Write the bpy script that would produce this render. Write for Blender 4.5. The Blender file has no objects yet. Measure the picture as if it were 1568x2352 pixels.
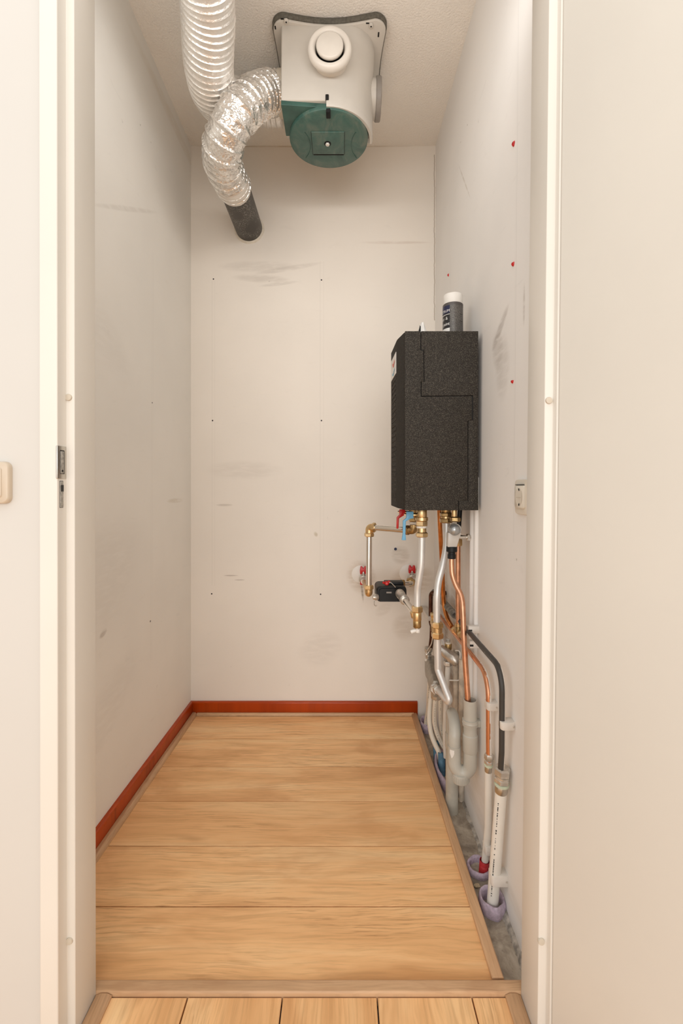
import bpy, bmesh, math, random
from mathutils import Vector, Matrix, noise
random.seed(7)
C = bpy.context.scene.collection
F, PU, PV, H = 1060.0, 786.0, 1120.0, 1.034
PI = math.pi
def P(u, v, d): return Vector(((u-PU)*d/F, d, H-(v-PV)*d/F))
def K(d): return d/F
YB, ZC, YF = 2.115, 2.6, 0.937
def lerp(a, b, t): return a+(b-a)*t
def XL(y, z):
    t = (y-YF)/(YB-YF); s = z/ZC
    return lerp(lerp(-.717, -.683, s), -.694, t)
def XR(y, z):
    t = (y-YF)/(YB-YF); s = z/ZC
    return lerp(lerp(.405, .433, s), lerp(.420, .427, s), t)

# ------------------------------------------------------------------ mesh builder
class MB:
    def __init__(s): s.v = []; s.f = []
    def add(s, vs, fs):
        n = len(s.v); s.v += [Vector(p) for p in vs]; s.f += [tuple(i+n for i in f) for f in fs]; return s
    def box(s, a, b):
        x0, y0, z0 = a; x1, y1, z1 = b
        return s.add([(x0,y0,z0),(x1,y0,z0),(x1,y1,z0),(x0,y1,z0),(x0,y0,z1),(x1,y0,z1),(x1,y1,z1),(x0,y1,z1)],
                     [(0,3,2,1),(4,5,6,7),(0,1,5,4),(1,2,6,5),(2,3,7,6),(3,0,4,7)])
    def obox(s, c, ax, ay, az):
        c = Vector(c); ax = Vector(ax); ay = Vector(ay); az = Vector(az)
        vs = [c+sx*ax+sy*ay+sz*az for sz in (-1,1) for sx, sy in ((-1,-1),(1,-1),(1,1),(-1,1))]
        return s.add(vs, [(0,3,2,1),(4,5,6,7),(0,1,5,4),(1,2,6,5),(2,3,7,6),(3,0,4,7)])
    def prism(s, poly, ext):
        n = len(poly); ext = Vector(ext); p = [Vector(q) for q in poly]
        return s.add(p+[q+ext for q in p], [tuple(range(n))[::-1], tuple(range(n, 2*n))]+[(i,(i+1)%n,(i+1)%n+n,i+n) for i in range(n)])
    def loft(s, rings, caps=True):
        n = len(rings[0]); vs = [p for r in rings for p in r]
        fs = [(k*n+i, k*n+(i+1)%n, (k+1)*n+(i+1)%n, (k+1)*n+i) for k in range(len(rings)-1) for i in range(n)]
        if caps: fs += [tuple(range(n))[::-1], tuple(range((len(rings)-1)*n, len(rings)*n))]
        return s.add(vs, fs)
    def lathe(s, o, d, prof, seg=28, wob=None, rot=0.0, caps=True, sx=1.0, sy=1.0):
        o = Vector(o); d = Vector(d).normalized()
        a = d.orthogonal().normalized() if abs(d.z) < .999 else Vector((1,0,0))
        if abs(d.z) < .999:
            a = Vector((0,0,1)).cross(d).normalized()
        b = d.cross(a)
        rings = []
        for r, t in prof:
            rg = []
            for i in range(seg):
                th = 2*PI*i/seg+rot; rr = max(r, 1e-5)
                if wob: rr *= 1+wob(th, t)
                rg.append(o+d*t+a*(rr*math.cos(th)*sx)+b*(rr*math.sin(th)*sy))
            rings.append(rg)
        return s.loft(rings, caps)
    def nut(s, o, d, r, h, rot=0.3):
        return s.lathe(o, d, [(r*.82,0),(r,h*.18),(r,h*.82),(r*.82,h)], 6, rot=rot)
    def cyl(s, o, d, r, h, seg=28):
        return s.lathe(o, d, [(r*.93,0),(r,h*.08),(r,h*.92),(r*.93,h)], seg)
    def tube(s, path, r, seg=20, caps=True, rf=None):
        pts = [Vector(p) for p in path]; n = len(pts)
        T = [(pts[min(i+1,n-1)]-pts[max(i-1,0)]).normalized() for i in range(n)]
        a = T[0].orthogonal().normalized(); rings = []; L = 0
        for i in range(n):
            if i: L += (pts[i]-pts[i-1]).length
            a = (a-T[i]*a.dot(T[i])).normalized(); b = T[i].cross(a)
            rings.append([pts[i]+(a*math.cos(t)+b*math.sin(t))*(rf(L, t, i/(n-1)) if rf else r) for t in (2*PI*k/seg for k in range(seg))])
        return s.loft(rings, caps)
    def sphere(s, c, r, seg=20, sz=1.0):
        n = 10
        return s.lathe(c, (0,0,1), [(r*math.sin(PI*k/n), -r*sz*math.cos(PI*k/n)) for k in range(n+1)], seg)
    def build(s, name, m, parent=None, org=None, bevel=0, seg=2, ang=35, smooth=True):
        if parent is not None: org = parent['o_']
        elif org is None: org = Vector((0,0,0))
        else: org = Vector(org)
        org = Vector(org)
        me = bpy.data.meshes.new(name)
        me.from_pydata([tuple(p-org) for p in s.v], [], s.f); me.materials.append(m)
        bm = bmesh.new(); bm.from_mesh(me)
        bmesh.ops.remove_doubles(bm, verts=bm.verts, dist=2e-6)
        bmesh.ops.recalc_face_normals(bm, faces=bm.faces)
        lim = math.radians(ang)
        if bevel:
            es = [e for e in bm.edges if len(e.link_faces) == 2 and e.calc_face_angle(0) > math.radians(30)]
            bmesh.ops.bevel(bm, geom=es, offset=bevel, segments=seg, profile=.5, affect='EDGES', clamp_overlap=True)
        for f in bm.faces: f.smooth = smooth
        for e in bm.edges:
            if len(e.link_faces) == 2 and e.calc_face_angle(0) > lim: e.smooth = False
        bm.to_mesh(me); bm.free()
        o = bpy.data.objects.new(name, me); C.objects.link(o)
        if parent is not None: o.parent = parent
        else: o.location = org
        ORG[o.name] = org; o['o_'] = org
        return o
ORG = {}
def tag(o, label, cat, group=None):
    o['label'] = label; o['category'] = cat
    if group: o['group'] = group
    return o
def thing(name, label, cat, loc, group=None):
    o = bpy.data.objects.new(name, None); C.objects.link(o); o.location = Vector(loc); o['o_'] = Vector(loc)
    o.empty_display_size = .02
    return tag(o, label, cat, group)
def struct(o): o['kind'] = 'structure'; return o
def fillet(pts, r, n=8):
    pts = [Vector(p) for p in pts]; out = [pts[0]]
    for i in range(1, len(pts)-1):
        a, b, c = pts[i-1], pts[i], pts[i+1]
        d1 = (a-b).normalized(); d2 = (c-b).normalized(); th = d1.angle(d2)
        if th > 3.10: out.append(b); continue
        t = min(r/math.tan(th/2), (a-b).length*.48, (c-b).length*.48); rr = t*math.tan(th/2)
        cen = b+(d1+d2).normalized()*(rr/math.sin(th/2))
        s0 = b+d1*t-cen; s1 = b+d2*t-cen; om = s0.angle(s1)
        for k in range(n+1):
            q = k/n
            out.append(cen+(s0*math.sin((1-q)*om)+s1*math.sin(q*om))/math.sin(om))
    out.append(pts[-1]); return out
def catmull(pts, step=.003):
    p = [Vector(q) for q in pts]; p = [2*p[0]-p[1]]+p+[2*p[-1]-p[-2]]; out = []
    for i in range(1, len(p)-2):
        n = max(2, int((p[i+1]-p[i]).length/step))
        for k in range(n):
            t = k/n; t2 = t*t; t3 = t2*t
            out.append(.5*((2*p[i])+(-p[i-1]+p[i+1])*t+(2*p[i-1]-5*p[i]+4*p[i+1]-p[i+2])*t2+(-p[i-1]+3*p[i]-3*p[i+1]+p[i+2])*t3))
    out.append(p[-2]); return out
def pp(l): return [P(*q) for q in l]

# ------------------------------------------------------------------ shader helpers
class SH:
    def __init__(s, name):
        s.m = bpy.data.materials.new(name); s.m.use_nodes = True; s.nt = s.m.node_tree; s.nt.nodes.clear()
        s.out = s.n('ShaderNodeOutputMaterial'); s.b = s.n('ShaderNodeBsdfPrincipled')
        s.l(s.b.outputs[0], s.out.inputs[0]); s._pos = None
    def n(s, t): return s.nt.nodes.new(t)
    def l(s, a, b): s.nt.links.new(a, b)
    def put(s, sock, v):
        if isinstance(v, bpy.types.NodeSocket): s.l(v, sock)
        elif isinstance(v, (tuple, list)) and len(v) == 3 and sock.type == 'RGBA': sock.default_value = (*v, 1)
        else: sock.default_value = v
    def m2(s, op, a, b=0.0, c=0.0, clamp=False):
        x = s.n('ShaderNodeMath'); x.operation = op; x.use_clamp = clamp
        for i, q in enumerate((a, b, c)): s.put(x.inputs[i], q)
        return x.outputs[0]
    def mix(s, f, a, b, mode='MIX'):
        x = s.n('ShaderNodeMix'); x.data_type = 'RGBA'; x.blend_type = mode
        s.put(x.inputs[0], f); s.put(x.inputs[6], a); s.put(x.inputs[7], b); return x.outputs[2]
    def pos(s):
        if not s._pos:
            g = s.n('ShaderNodeNewGeometry'); x = s.n('ShaderNodeSeparateXYZ'); s.l(g.outputs['Position'], x.inputs[0])
            s.geo = g; s._pos = (g.outputs['Position'], x.outputs[0], x.outputs[1], x.outputs[2])
        return s._pos
    def vec(s, a, b, c):
        x = s.n('ShaderNodeCombineXYZ')
        for i, q in enumerate((a, b, c)): s.put(x.inputs[i], q)
        return x.outputs[0]
    def vs(s, v, sc):
        x = s.n('ShaderNodeVectorMath'); x.operation = 'MULTIPLY'; s.put(x.inputs[0], v); x.inputs[1].default_value = sc; return x.outputs[0]
    def noise(s, v, sc, det=2.0, ro=.5, dist=0.0):
        x = s.n('ShaderNodeTexNoise'); s.l(v, x.inputs['Vector']); x.inputs['Scale'].default_value = sc
        x.inputs['Detail'].default_value = det; x.inputs['Roughness'].default_value = ro; x.inputs['Distortion'].default_value = dist
        return x.outputs[0]
    def voro(s, v, sc, feat='F1'):
        x = s.n('ShaderNodeTexVoronoi'); x.feature = feat; s.l(v, x.inputs['Vector']); x.inputs['Scale'].default_value = sc; return x
    def ss(s, x, a, b):
        r = s.n('ShaderNodeMapRange'); r.interpolation_type = 'SMOOTHSTEP'
        s.put(r.inputs[0], x); r.inputs[1].default_value = a; r.inputs[2].default_value = b; return r.outputs[0]
    def ramp(s, x, stops):
        r = s.n('ShaderNodeValToRGB'); s.l(x, r.inputs[0]); e = r.color_ramp.elements
        while len(e) < len(stops): e.new(.5)
        for k, (p, c) in enumerate(stops): e[k].position = p; e[k].color = (*c, 1)
        return r.outputs[0]
    def bump(s, h, st, dist=.002, nrm=None):
        x = s.n('ShaderNodeBump'); x.inputs['Strength'].default_value = st; x.inputs['Distance'].default_value = dist
        s.l(h, x.inputs['Height'])
        if nrm: s.l(nrm, x.inputs['Normal'])
        return x.outputs[0]
    def done(s, col, rough=.5, metal=0.0, nrm=None, **k):
        s.put(s.b.inputs['Base Color'], col); s.put(s.b.inputs['Roughness'], rough); s.put(s.b.inputs['Metallic'], metal)
        if nrm: s.l(nrm, s.b.inputs['Normal'])
        for q, v in k.items(): s.put(s.b.inputs[q.replace('_', ' ')], v)
        return s.m
def plain(name, col, rough=.5, metal=0.0, var=.12, sc=30, bump=0.0, **k):
    s = SH(name); p = s.pos()[0]; n = s.noise(p, sc, 4)
    c = s.mix(s.ss(n, .3, .7), tuple(x*(1-var) for x in col), tuple(min(1, x*(1+var)) for x in col))
    nr = s.bump(s.noise(p, sc*8, 3), bump) if bump else None
    return s.done(c, rough, metal, nr, **k)

WHITE = (.80, .745, .675)
def wall_mat(name, axis, base, holes=(), smudges=(), vlines=(), crack=False, scuff=.35, dirt=()):
    s = SH(name); p, x, y, z = s.pos(); a = x if axis == 'x' else y
    n1 = s.noise(p, 2.2, 3); c = s.mix(s.ss(n1, .3, .7), tuple(q*.965 for q in base), tuple(min(1, q*1.02) for q in base))
    v2 = s.vec(a, z, 0.0)
    st = s.noise(s.vs(v2, (6, 22, 1)), 1.6, 5, .65, .6); c = s.mix(s.m2('MULTIPLY', s.ss(st, .60, .76), scuff*.5), c, tuple(q*.72 for q in base))
    sp = s.noise(v2, 34, 2, .5); spm = s.noise(v2, 2.0, 2)
    c = s.mix(s.m2('MULTIPLY', s.m2('MULTIPLY', s.ss(sp, .74, .80), s.ss(spm, .48, .66)), scuff*1.7), c, (.30,.27,.23))
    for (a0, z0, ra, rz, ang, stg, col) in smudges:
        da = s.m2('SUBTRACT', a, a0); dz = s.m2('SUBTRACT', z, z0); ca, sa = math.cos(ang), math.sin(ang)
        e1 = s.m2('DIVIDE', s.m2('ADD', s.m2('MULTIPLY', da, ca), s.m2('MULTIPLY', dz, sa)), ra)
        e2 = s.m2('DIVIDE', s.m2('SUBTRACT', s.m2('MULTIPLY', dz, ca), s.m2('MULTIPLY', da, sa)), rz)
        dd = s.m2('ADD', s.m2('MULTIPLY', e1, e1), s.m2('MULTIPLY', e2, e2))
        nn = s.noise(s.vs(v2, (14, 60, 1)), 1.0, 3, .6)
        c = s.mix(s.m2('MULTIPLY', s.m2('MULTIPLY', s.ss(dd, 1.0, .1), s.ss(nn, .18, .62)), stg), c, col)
    hgt = s.noise(p, 170, 4, .6); nr = s.bump(hgt, .10, .002)
    for (a0, z0, z1, w, stg) in vlines:
        dm = s.ss(s.m2('ABSOLUTE', s.m2('SUBTRACT', a, a0)), w, w*.35)
        zz = s.m2('MULTIPLY', s.m2('GREATER_THAN', z, z0), s.m2('LESS_THAN', z, z1)); c = s.mix(s.m2('MULTIPLY', s.m2('MULTIPLY', dm, zz), stg), c, tuple(q*.6 for q in base))
    for (a0, z0, r) in holes:
        dd = s.m2('SQRT', s.m2('ADD', s.m2('POWER', s.m2('SUBTRACT', a, a0), 2.0), s.m2('POWER', s.m2('SUBTRACT', z, z0), 2.0)))
        c = s.mix(s.ss(dd, r, r*.6), c, (.012,.01,.01))
    if crack:
        w = s.noise(s.vec(0.0, z, 0.0), 16, 5, .7)
        cx = s.m2('ADD', s.m2('MULTIPLY', s.m2('SUBTRACT', w, .5), .014), .4215)
        dm = s.ss(s.m2('ABSOLUTE', s.m2('SUBTRACT', x, cx)), .0017, .0006)
        zz = s.m2('MULTIPLY', s.m2('GREATER_THAN', z, 1.80), s.m2('LESS_THAN', z, 2.56)); c = s.mix(s.m2('MULTIPLY', dm, zz), c, (.26,.20,.15))
    return s.done(c, .72, 0, nr)

def wood_mat(name, along, lo, mid, hi, rough=.42, isl=True, gs=1.0, pore=.42):
    s = SH(name); p, x, y, z = s.pos(); a, b = (x, y) if along == 'x' else (y, x)
    if isl:
        r = s.geo.outputs['Random Per Island']; off = s.m2('MULTIPLY', r, 37.0)
    else: r = None; off = 0.0
    a2 = s.m2('ADD', a, off)
    wv = s.noise(s.vec(s.m2('MULTIPLY', a2, 2.0), s.m2('MULTIPLY', b, 5.0), off), 1.3, 3)
    bw = s.m2('ADD', b, s.m2('MULTIPLY', s.m2('SUBTRACT', wv, .5), .05))
    v1 = s.vec(s.m2('MULTIPLY', a2, 1.6*gs), s.m2('MULTIPLY', bw, 13.0*gs), off)
    n1 = s.noise(v1, 1.0, 4, .55, .4)
    c = s.ramp(n1, [(.28, lo), (.5, mid), (.68, hi)])
    v2 = s.vec(s.m2('MULTIPLY', a2, 7.0*gs), s.m2('MULTIPLY', bw, 150.0*gs), off)
    n2 = s.noise(v2, 1.0, 5, .65)
    c = s.mix(s.m2('MULTIPLY', s.ss(n2, .42, .70), .38), c, tuple(q*.66 for q in lo))
    v3 = s.vec(s.m2('MULTIPLY', a2, 11.0*gs), s.m2('MULTIPLY', bw, 230.0*gs), off)
    n3 = s.noise(v3, 1.0, 3, .6); msk = s.noise(s.vec(s.m2('MULTIPLY', a2, 2.2), s.m2('MULTIPLY', bw, 9.0), off), 1.0, 3)
    c = s.mix(s.m2('MULTIPLY', s.m2('MULTIPLY', s.ss(n3, .52, .66), s.ss(msk, .46, .64)), pore), c, (lo[0]*.42, lo[1]*.33, lo[2]*.26))
    cl = s.noise(s.vec(s.m2('MULTIPLY', a2, 2.6*gs), s.m2('MULTIPLY', bw, 8.0*gs), s.m2('ADD', off, 5.0)), 1.0, 4, .6, .5)
    c = s.mix(s.m2('MULTIPLY', s.ss(cl, .50, .70), .48), c, (lo[0]*.84, lo[1]*.76, lo[2]*.72))
    nk = s.noise(s.vec(s.m2('MULTIPLY', a2, 3.4), s.m2('MULTIPLY', b, 10.0), off), 1.0, 2)
    c = s.mix(s.m2('MULTIPLY', s.ss(nk, .66, .78), .6), c, (lo[0]*.58, lo[1]*.48, lo[2]*.42))
    if r is not None:
        c = s.mix(s.m2('MULTIPLY', s.m2('FRACT', s.m2('MULTIPLY', r, 17.3)), .38), c, lo)
    return s.done(c, rough, 0, s.bump(n2, .06, .001), Specular_IOR_Level=.35)

def epp_mat(name, base, spk):
    s = SH(name); p = s.pos()[0]
    v = s.voro(p, 700); sepn = s.n('ShaderNodeSeparateColor'); s.l(v.outputs['Color'], sepn.inputs[0])
    c = s.mix(s.ss(sepn.outputs[0], .55, 1.0), base, spk)
    c = s.mix(s.m2('MULTIPLY', s.ss(s.noise(p, 900, 2), .62, .75), .5), c, tuple(min(1,q*1.9) for q in spk))
    return s.done(c, .75, 0, s.bump(v.outputs['Distance'], .25, .001), Specular_IOR_Level=.25)

def foil_mat(name, crumple, rough, col=(.90,.875,.84)):
    s = SH(name); p = s.pos()[0]
    if crumple:
        v = s.voro(p, 62, 'F1'); v2 = s.voro(p, 150, 'F1'); d = s.noise(p, 30, 4, .6, 1.0)
        h = s.m2('ADD', s.m2('ADD', v.outputs['Distance'], s.m2('MULTIPLY', v2.outputs['Distance'], .5)), d)
        nr = s.bump(h, .6, .005)
    else:
        h = s.m2('ADD', s.noise(p, 120, 4, .6), s.m2('MULTIPLY', s.noise(p, 45, 3, .6), .7)); nr = s.bump(h, .8, .003)
    st = s.noise(p, 26, 4, .6)
    c = s.mix(s.m2('MULTIPLY', s.ss(st, .60, .75), .3), col, (.62,.47,.36))
    return s.done(c, rough, .88, nr)

def metal_mat(name, col, rough, var=.25, sc=60, bump=.05, metal=1.0):
    s = SH(name); p = s.pos()[0]; n = s.noise(p, sc, 4, .6)
    c = s.mix(s.ss(n, .35, .7), tuple(q*(1-var) for q in col), col)
    return s.done(c, s.m2('ADD', s.m2('MULTIPLY', n, .15), rough-.07), metal, s.bump(n, bump, .001))

def painted_pipe(name, col, metal, rough, side, wash, chips=0.0, white=(.80,.75,.69), zr=None):
    """bare pipe with wall paint lapped over the side next to the wall and flaked off in patches"""
    s = SH(name); p, x, y, z = s.pos(); g = s.geo
    nx = s.n('ShaderNodeSeparateXYZ'); s.l(g.outputs['True Normal'], nx.inputs[0])
    n = s.noise(s.vs(p, (1, 1, .45)), 40, 4, .6)
    k = s.m2('ADD', nx.outputs[0], s.m2('MULTIPLY', s.m2('SUBTRACT', n, .5), wash))
    msk = s.ss(k, side, side+.04)
    if zr:
        zn = s.m2('ADD', z, s.m2('MULTIPLY', s.m2('SUBTRACT', n, .5), .08))
        msk = s.m2('MULTIPLY', msk, s.m2('MULTIPLY', s.m2('GREATER_THAN', zn, zr[0]), s.m2('LESS_THAN', zn, zr[1])))
    if chips: msk = s.m2('MAXIMUM', msk, s.m2('MULTIPLY', s.ss(s.noise(p, 75, 3, .6), .70, .72), chips))
    c = s.mix(msk, s.mix(s.noise(p, 60, 3), tuple(q*.8 for q in col), col), white)
    return s.done(c, s.m2('ADD', rough, s.m2('MULTIPLY', msk, .3)), s.m2('MULTIPLY', s.m2('SUBTRACT', 1.0, msk), metal))

# ------------------------------------------------------------------ materials
k = .0019954
bx = lambda u: (u-PU)*k
bz = lambda v: H-(v-PV)*k
DK = (.36,.30,.25)
M = {}
M['wall_back'] = wall_mat('painted_plaster_back', 'x', (.86,.80,.725),
    holes=[(bx(u), bz(v), .0042) for u, v in ((490,641),(738,643),(488,966),(738,966),(486,1364),(736,1365))],
    smudges=[(bx(600), bz(640), .15, .022, -.05, .26, DK), (bx(655), bz(618), .19, .014, .17, .25, DK), (bx(640), bz(652), .10, .010, .12, .25, DK), (bx(590), bz(612), .2, .03, 0, .18, DK),
        (bx(905), bz(557), .19, .008, .0, .30, (.50,.36,.28)), (bx(515), bz(1160), .045, .007, 0, .35, DK), (bx(530), bz(1322), .04, .004, 0, .5, DK), (bx(550), bz(1332), .03, .003, 0, .6, DK),
        (bx(830), bz(1325), .075, .09, .3, .50, (.46,.34,.22)), (bx(945), bz(1335), .12, .085, .3, .50, (.44,.31,.19)), (bx(920), bz(1275), .05, .05, .5, .35, (.40,.31,.22)),
        (bx(930), bz(1440), .07, .07, .6, .30, (.52,.41,.30)), (bx(880), bz(1400), .05, .03, .6, .20, (.5,.4,.3)), (bx(832), bz(1362), .006, .05, .1, .7, (.2,.15,.1)),
        (bx(660), bz(1610), .05, .006, 0, .3, DK), (bx(735), bz(1490), .12, .09, .4, .12, DK), (bx(560), bz(1080), .2, .05, 0, .14, DK), (bx(725), bz(1227), .01, .014, .5, .5, (.45,.36,.2)),
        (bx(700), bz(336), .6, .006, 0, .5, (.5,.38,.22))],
    vlines=[(bx(487), bz(1345), bz(645), .0022, .16), (bx(493), bz(1345), bz(645), .0016, .12), (bx(735), bz(1345), bz(600), .0022, .16), (bx(743), bz(1345), bz(600), .0016, .12)], crack=True, scuff=.18)
def lpt(u, v, X=-.70):
    d = F*X/(u-PU); return d, H-(v-PV)*d/F
l1 = lpt(347, 925); l2 = lpt(345, 1427); l3 = lpt(240, 1455); l4 = lpt(250, 130); l5 = lpt(400, 1150); l6 = lpt(290,480)
M['wall_left'] = wall_mat('painted_plaster_left', 'y', (.87,.845,.795), holes=[(l1[0], l1[1], .0035), (l2[0], l2[1], .0045)],
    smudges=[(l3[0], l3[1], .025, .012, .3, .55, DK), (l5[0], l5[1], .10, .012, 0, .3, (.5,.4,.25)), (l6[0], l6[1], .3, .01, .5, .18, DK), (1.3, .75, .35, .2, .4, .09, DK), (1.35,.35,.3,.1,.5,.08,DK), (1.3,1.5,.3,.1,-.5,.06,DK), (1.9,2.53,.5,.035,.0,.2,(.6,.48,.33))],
    vlines=[(l1[0]-.006, .4, 1.9, .0016, .18), (l1[0]+.006, .4, 1.9, .0016, .18)], scuff=.3)
def rpt(u, v, X=.418):
    d = F*X/(u-PU); return d, H-(v-PV)*d/F
r1 = rpt(1145, 755); r2 = rpt(1060, 415); r3 = rpt(1200,700)
M['wall_right'] = wall_mat('painted_plaster_right', 'y', (.86,.835,.805),
    smudges=[(r1[0], r1[1], .085, .02, -.55, .5, (.40,.35,.31)), (r1[0]+.02, r1[1]-.05, .05, .07, -.4, .3, DK), (r2[0], r2[1], .16, .005, .95, .4, (.5,.43,.35)), (r3[0], r3[1], .008, .06, 0, .35, DK), (r1[0]-.02, r1[1]-.11, .06, .1, 0, .22, DK),
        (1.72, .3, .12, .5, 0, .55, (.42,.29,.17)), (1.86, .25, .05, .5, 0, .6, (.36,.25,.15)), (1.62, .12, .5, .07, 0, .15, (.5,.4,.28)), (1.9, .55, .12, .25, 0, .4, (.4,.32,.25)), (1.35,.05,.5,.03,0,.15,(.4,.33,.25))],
    vlines=[(rpt(1180,700)[0]-.003, .9, 2.6, .0018, .30), (rpt(1180,700)[0]+.005, 1.0, 2.6, .0015, .12), (rpt(1030,632)[0], 1.4, 1.95, .002, .22)], scuff=.35)
def ceil_mat():
    s = SH('stippled_ceiling'); p = s.pos()[0]
    n = s.noise(p, 150, 3, .55); n0 = s.noise(p, 3, 3)
    c = s.mix(s.ss(n0, .3, .7), (.87,.82,.755), (.91,.865,.80))
    return s.done(c, .8, 0, s.bump(n, .55, .006))
M['ceiling'] = ceil_mat()
M['hall_wall'] = plain('hall_plaster', (.61,.585,.545), .6, var=.012, sc=3, bump=.04)
M['frame'] = plain('cream_frame_paint', (.735,.695,.63), .38, var=.015, sc=4, bump=.01)
M['door'] = plain('cream_door_paint', (.715,.68,.615), .40, var=.02, sc=3, bump=.012)
M['floor'] = wood_mat('oak_laminate_across', 'x', (.70,.365,.15), (.94,.56,.265), (1.0,.68,.36))
M['hall_floor'] = wood_mat('oak_laminate_hall', 'y', (.70,.365,.15), (.94,.56,.265), (1.0,.68,.36))
M['prof_y'] = wood_mat('oak_profile_lengthways', 'y', (.50,.295,.155), (.60,.365,.20), (.68,.425,.245), .4, False, 1.6, .35)
M['prof_x'] = wood_mat('oak_profile_across', 'x', (.52,.31,.165), (.62,.385,.215), (.71,.45,.26), .4, False, 1.6, .35)
M['mahogany_x'] = wood_mat('mahogany_across', 'x', (.30,.032,.002), (.46,.055,.003), (.56,.085,.005), .28, False, 1.5, .4)
M['mahogany_y'] = wood_mat('mahogany_lengthways', 'y', (.30,.032,.002), (.46,.055,.003), (.56,.085,.005), .28, False, 1.5, .4)
def conc():
    s = SH('bare_concrete'); p = s.pos()[0]
    n = s.noise(p, 14, 6, .65, .5); n2 = s.noise(p, 90, 4, .6)
    c = s.ramp(n, [(.3,(.22,.18,.14)), (.5,(.42,.355,.28)), (.66,(.60,.53,.44))])
    c = s.mix(s.m2('MULTIPLY', s.ss(n2,.6,.75), .5), c, (.10,.085,.07))
    return s.done(c, .9, 0, s.bump(s.m2('ADD', n, s.m2('MULTIPLY', n2, .5)), .6, .006))
M['concrete'] = conc()
M['rubble'] = plain('crumbling_plaster', (.42,.38,.33), .9, var=.4, sc=60, bump=.5)
M['epp'] = epp_mat('speckled_black_foam', (.024,.0205,.0165), (.088,.076,.062))
M['epp_dark'] = epp_mat('smooth_black_foam', (.018,.0155,.0125), (.045,.039,.032))
M['black'] = plain('black_plastic', (.008,.009,.010), .42, var=.2, Specular_IOR_Level=.3)
M['seam'] = plain('seam_black', (.004,.004,.004), .8)
M['brass'] = metal_mat('brass', (.80,.58,.31), .32, .22)
M['brass_dark'] = metal_mat('tarnished_brass', (.60,.41,.19), .36, .45)
M['copper'] = metal_mat('copper', (.80,.42,.26), .33, .22, 35)
M['copper_o'] = metal_mat('bright_copper', (.78,.30,.09), .30, .3, 35)
M['copper_d'] = metal_mat('brown_copper', (.16,.075,.05), .45, .5, 50)
M['alu'] = metal_mat('aluminium_pipe', (.80,.79,.77), .42, .08, 25, .02, .6)
M['chrome'] = metal_mat('chrome', (.80,.77,.72), .14, .06, 20, 0.0)
M['nickel'] = metal_mat('nickel', (.72,.68,.62), .34, .25, 60, .05, .8)
M['steel'] = metal_mat('satin_steel', (.60,.56,.50), .33, .15, 50)
M['foil_fine'] = foil_mat('fine_foil', False, .42)
M['foil'] = foil_mat('crumpled_foil', True, .29, (.86,.835,.80))
M['tape'] = plain('cream_tape', (.72,.65,.54), .45, var=.08, sc=40)
M['silver_tape'] = plain('silver_tape', (.74,.70,.65), .38, .45, var=.06, sc=20, bump=.05)
def blackpipe():
    s = SH('speckled_black_pipe'); p = s.pos()[0]
    n = s.noise(p, 330, 3, .6); m_ = s.noise(p, 12, 2)
    msk = s.m2('MULTIPLY', s.ss(n, .57, .64), s.ss(m_, .42, .60))
    c = s.mix(s.m2('MULTIPLY', msk, .8), s.mix(s.noise(p, 8, 2), (.030,.026,.022), (.055,.048,.041)), (.62,.58,.52))
    return s.done(c, .42)
M['blackpipe'] = blackpipe()
M['sealant'] = plain('sealant', (.72,.66,.56), .5, var=.1, sc=60, bump=.3)
M['fan_white'] = plain('grey_white_plastic', (.64,.605,.55), .42, var=.03, sc=9, bump=.02)
M['gasket'] = plain('grey_foam_gasket', (.13,.12,.098), .85, var=.2, sc=120, bump=.3)
def greenm():
    s = SH('mottled_green_plastic'); p = s.pos()[0]
    n = s.noise(s.vs(p, (1, .6, 1)), 14, 5, .6, 1.2)
    c = s.ramp(n, [(.32,(.035,.090,.075)), (.52,(.058,.135,.110)), (.70,(.135,.180,.145))])
    return s.done(c, .38)
M['green'] = greenm()
M['green_dark'] = plain('green_plastic', (.040,.105,.085), .4, var=.2, sc=20)
M['valve'] = plain('white_valve_plastic', (.80,.755,.69), .35, var=.015)
M['cap_grey'] = plain('grey_cap', (.29,.262,.235), .5, var=.06)
M['red'] = plain('red_plastic', (.55,.012,.012), .35, var=.1)
M['blue'] = plain('light_blue_plastic', (.15,.42,.66), .4, var=.06)
M['navy'] = plain('navy_plastic', (.02,.035,.09), .45, var=.1)
M['white_pl'] = plain('white_plastic', (.82,.79,.74), .45, var=.02)
M['ptfe'] = plain('sealing_tape', (.85,.80,.72), .6, var=.08, sc=150, bump=.3)
M['pale_grey'] = plain('pale_grey_plastic', (.60,.565,.52), .35, var=.05)
M['knob'] = metal_mat('grey_knob', (.42,.43,.43), .22, .1, 30, 0, .5)
M['pvc'] = plain('grey_pvc', (.50,.475,.415), .32, var=.05, sc=15)
M['pvc_dirty'] = plain('grey_pvc_dusty', (.47,.44,.375), .4, var=.12, sc=22)
M['pex'] = plain('cream_pipe', (.80,.735,.625), .4, var=.03, sc=20)
M['pex_w'] = plain('white_pipe', (.80,.765,.70), .35, var=.03, sc=20)
M['stained'] = plain('stained_white_pipe', (.66,.565,.455), .6, var=.25, sc=25)
M['sleeve_blue'] = plain('blue_sleeve', (.085,.195,.29), .5, var=.2, sc=90)
M['sleeve_red'] = plain('red_sleeve', (.52,.03,.035), .45, var=.15)
M['felt'] = plain('lilac_felt', (.55,.45,.55), .95, var=.16, sc=120, bump=.6)
M['manifold'] = metal_mat('dull_grey_metal', (.45,.41,.35), .5, .25, 40, .05, .7)
M['clip'] = plain('painted_clip', (.74,.69,.63), .5, var=.05)
M['wraptape'] = plain('grey_wrapping', (.21,.195,.17), .6, var=.35, sc=60, bump=.4)
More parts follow.
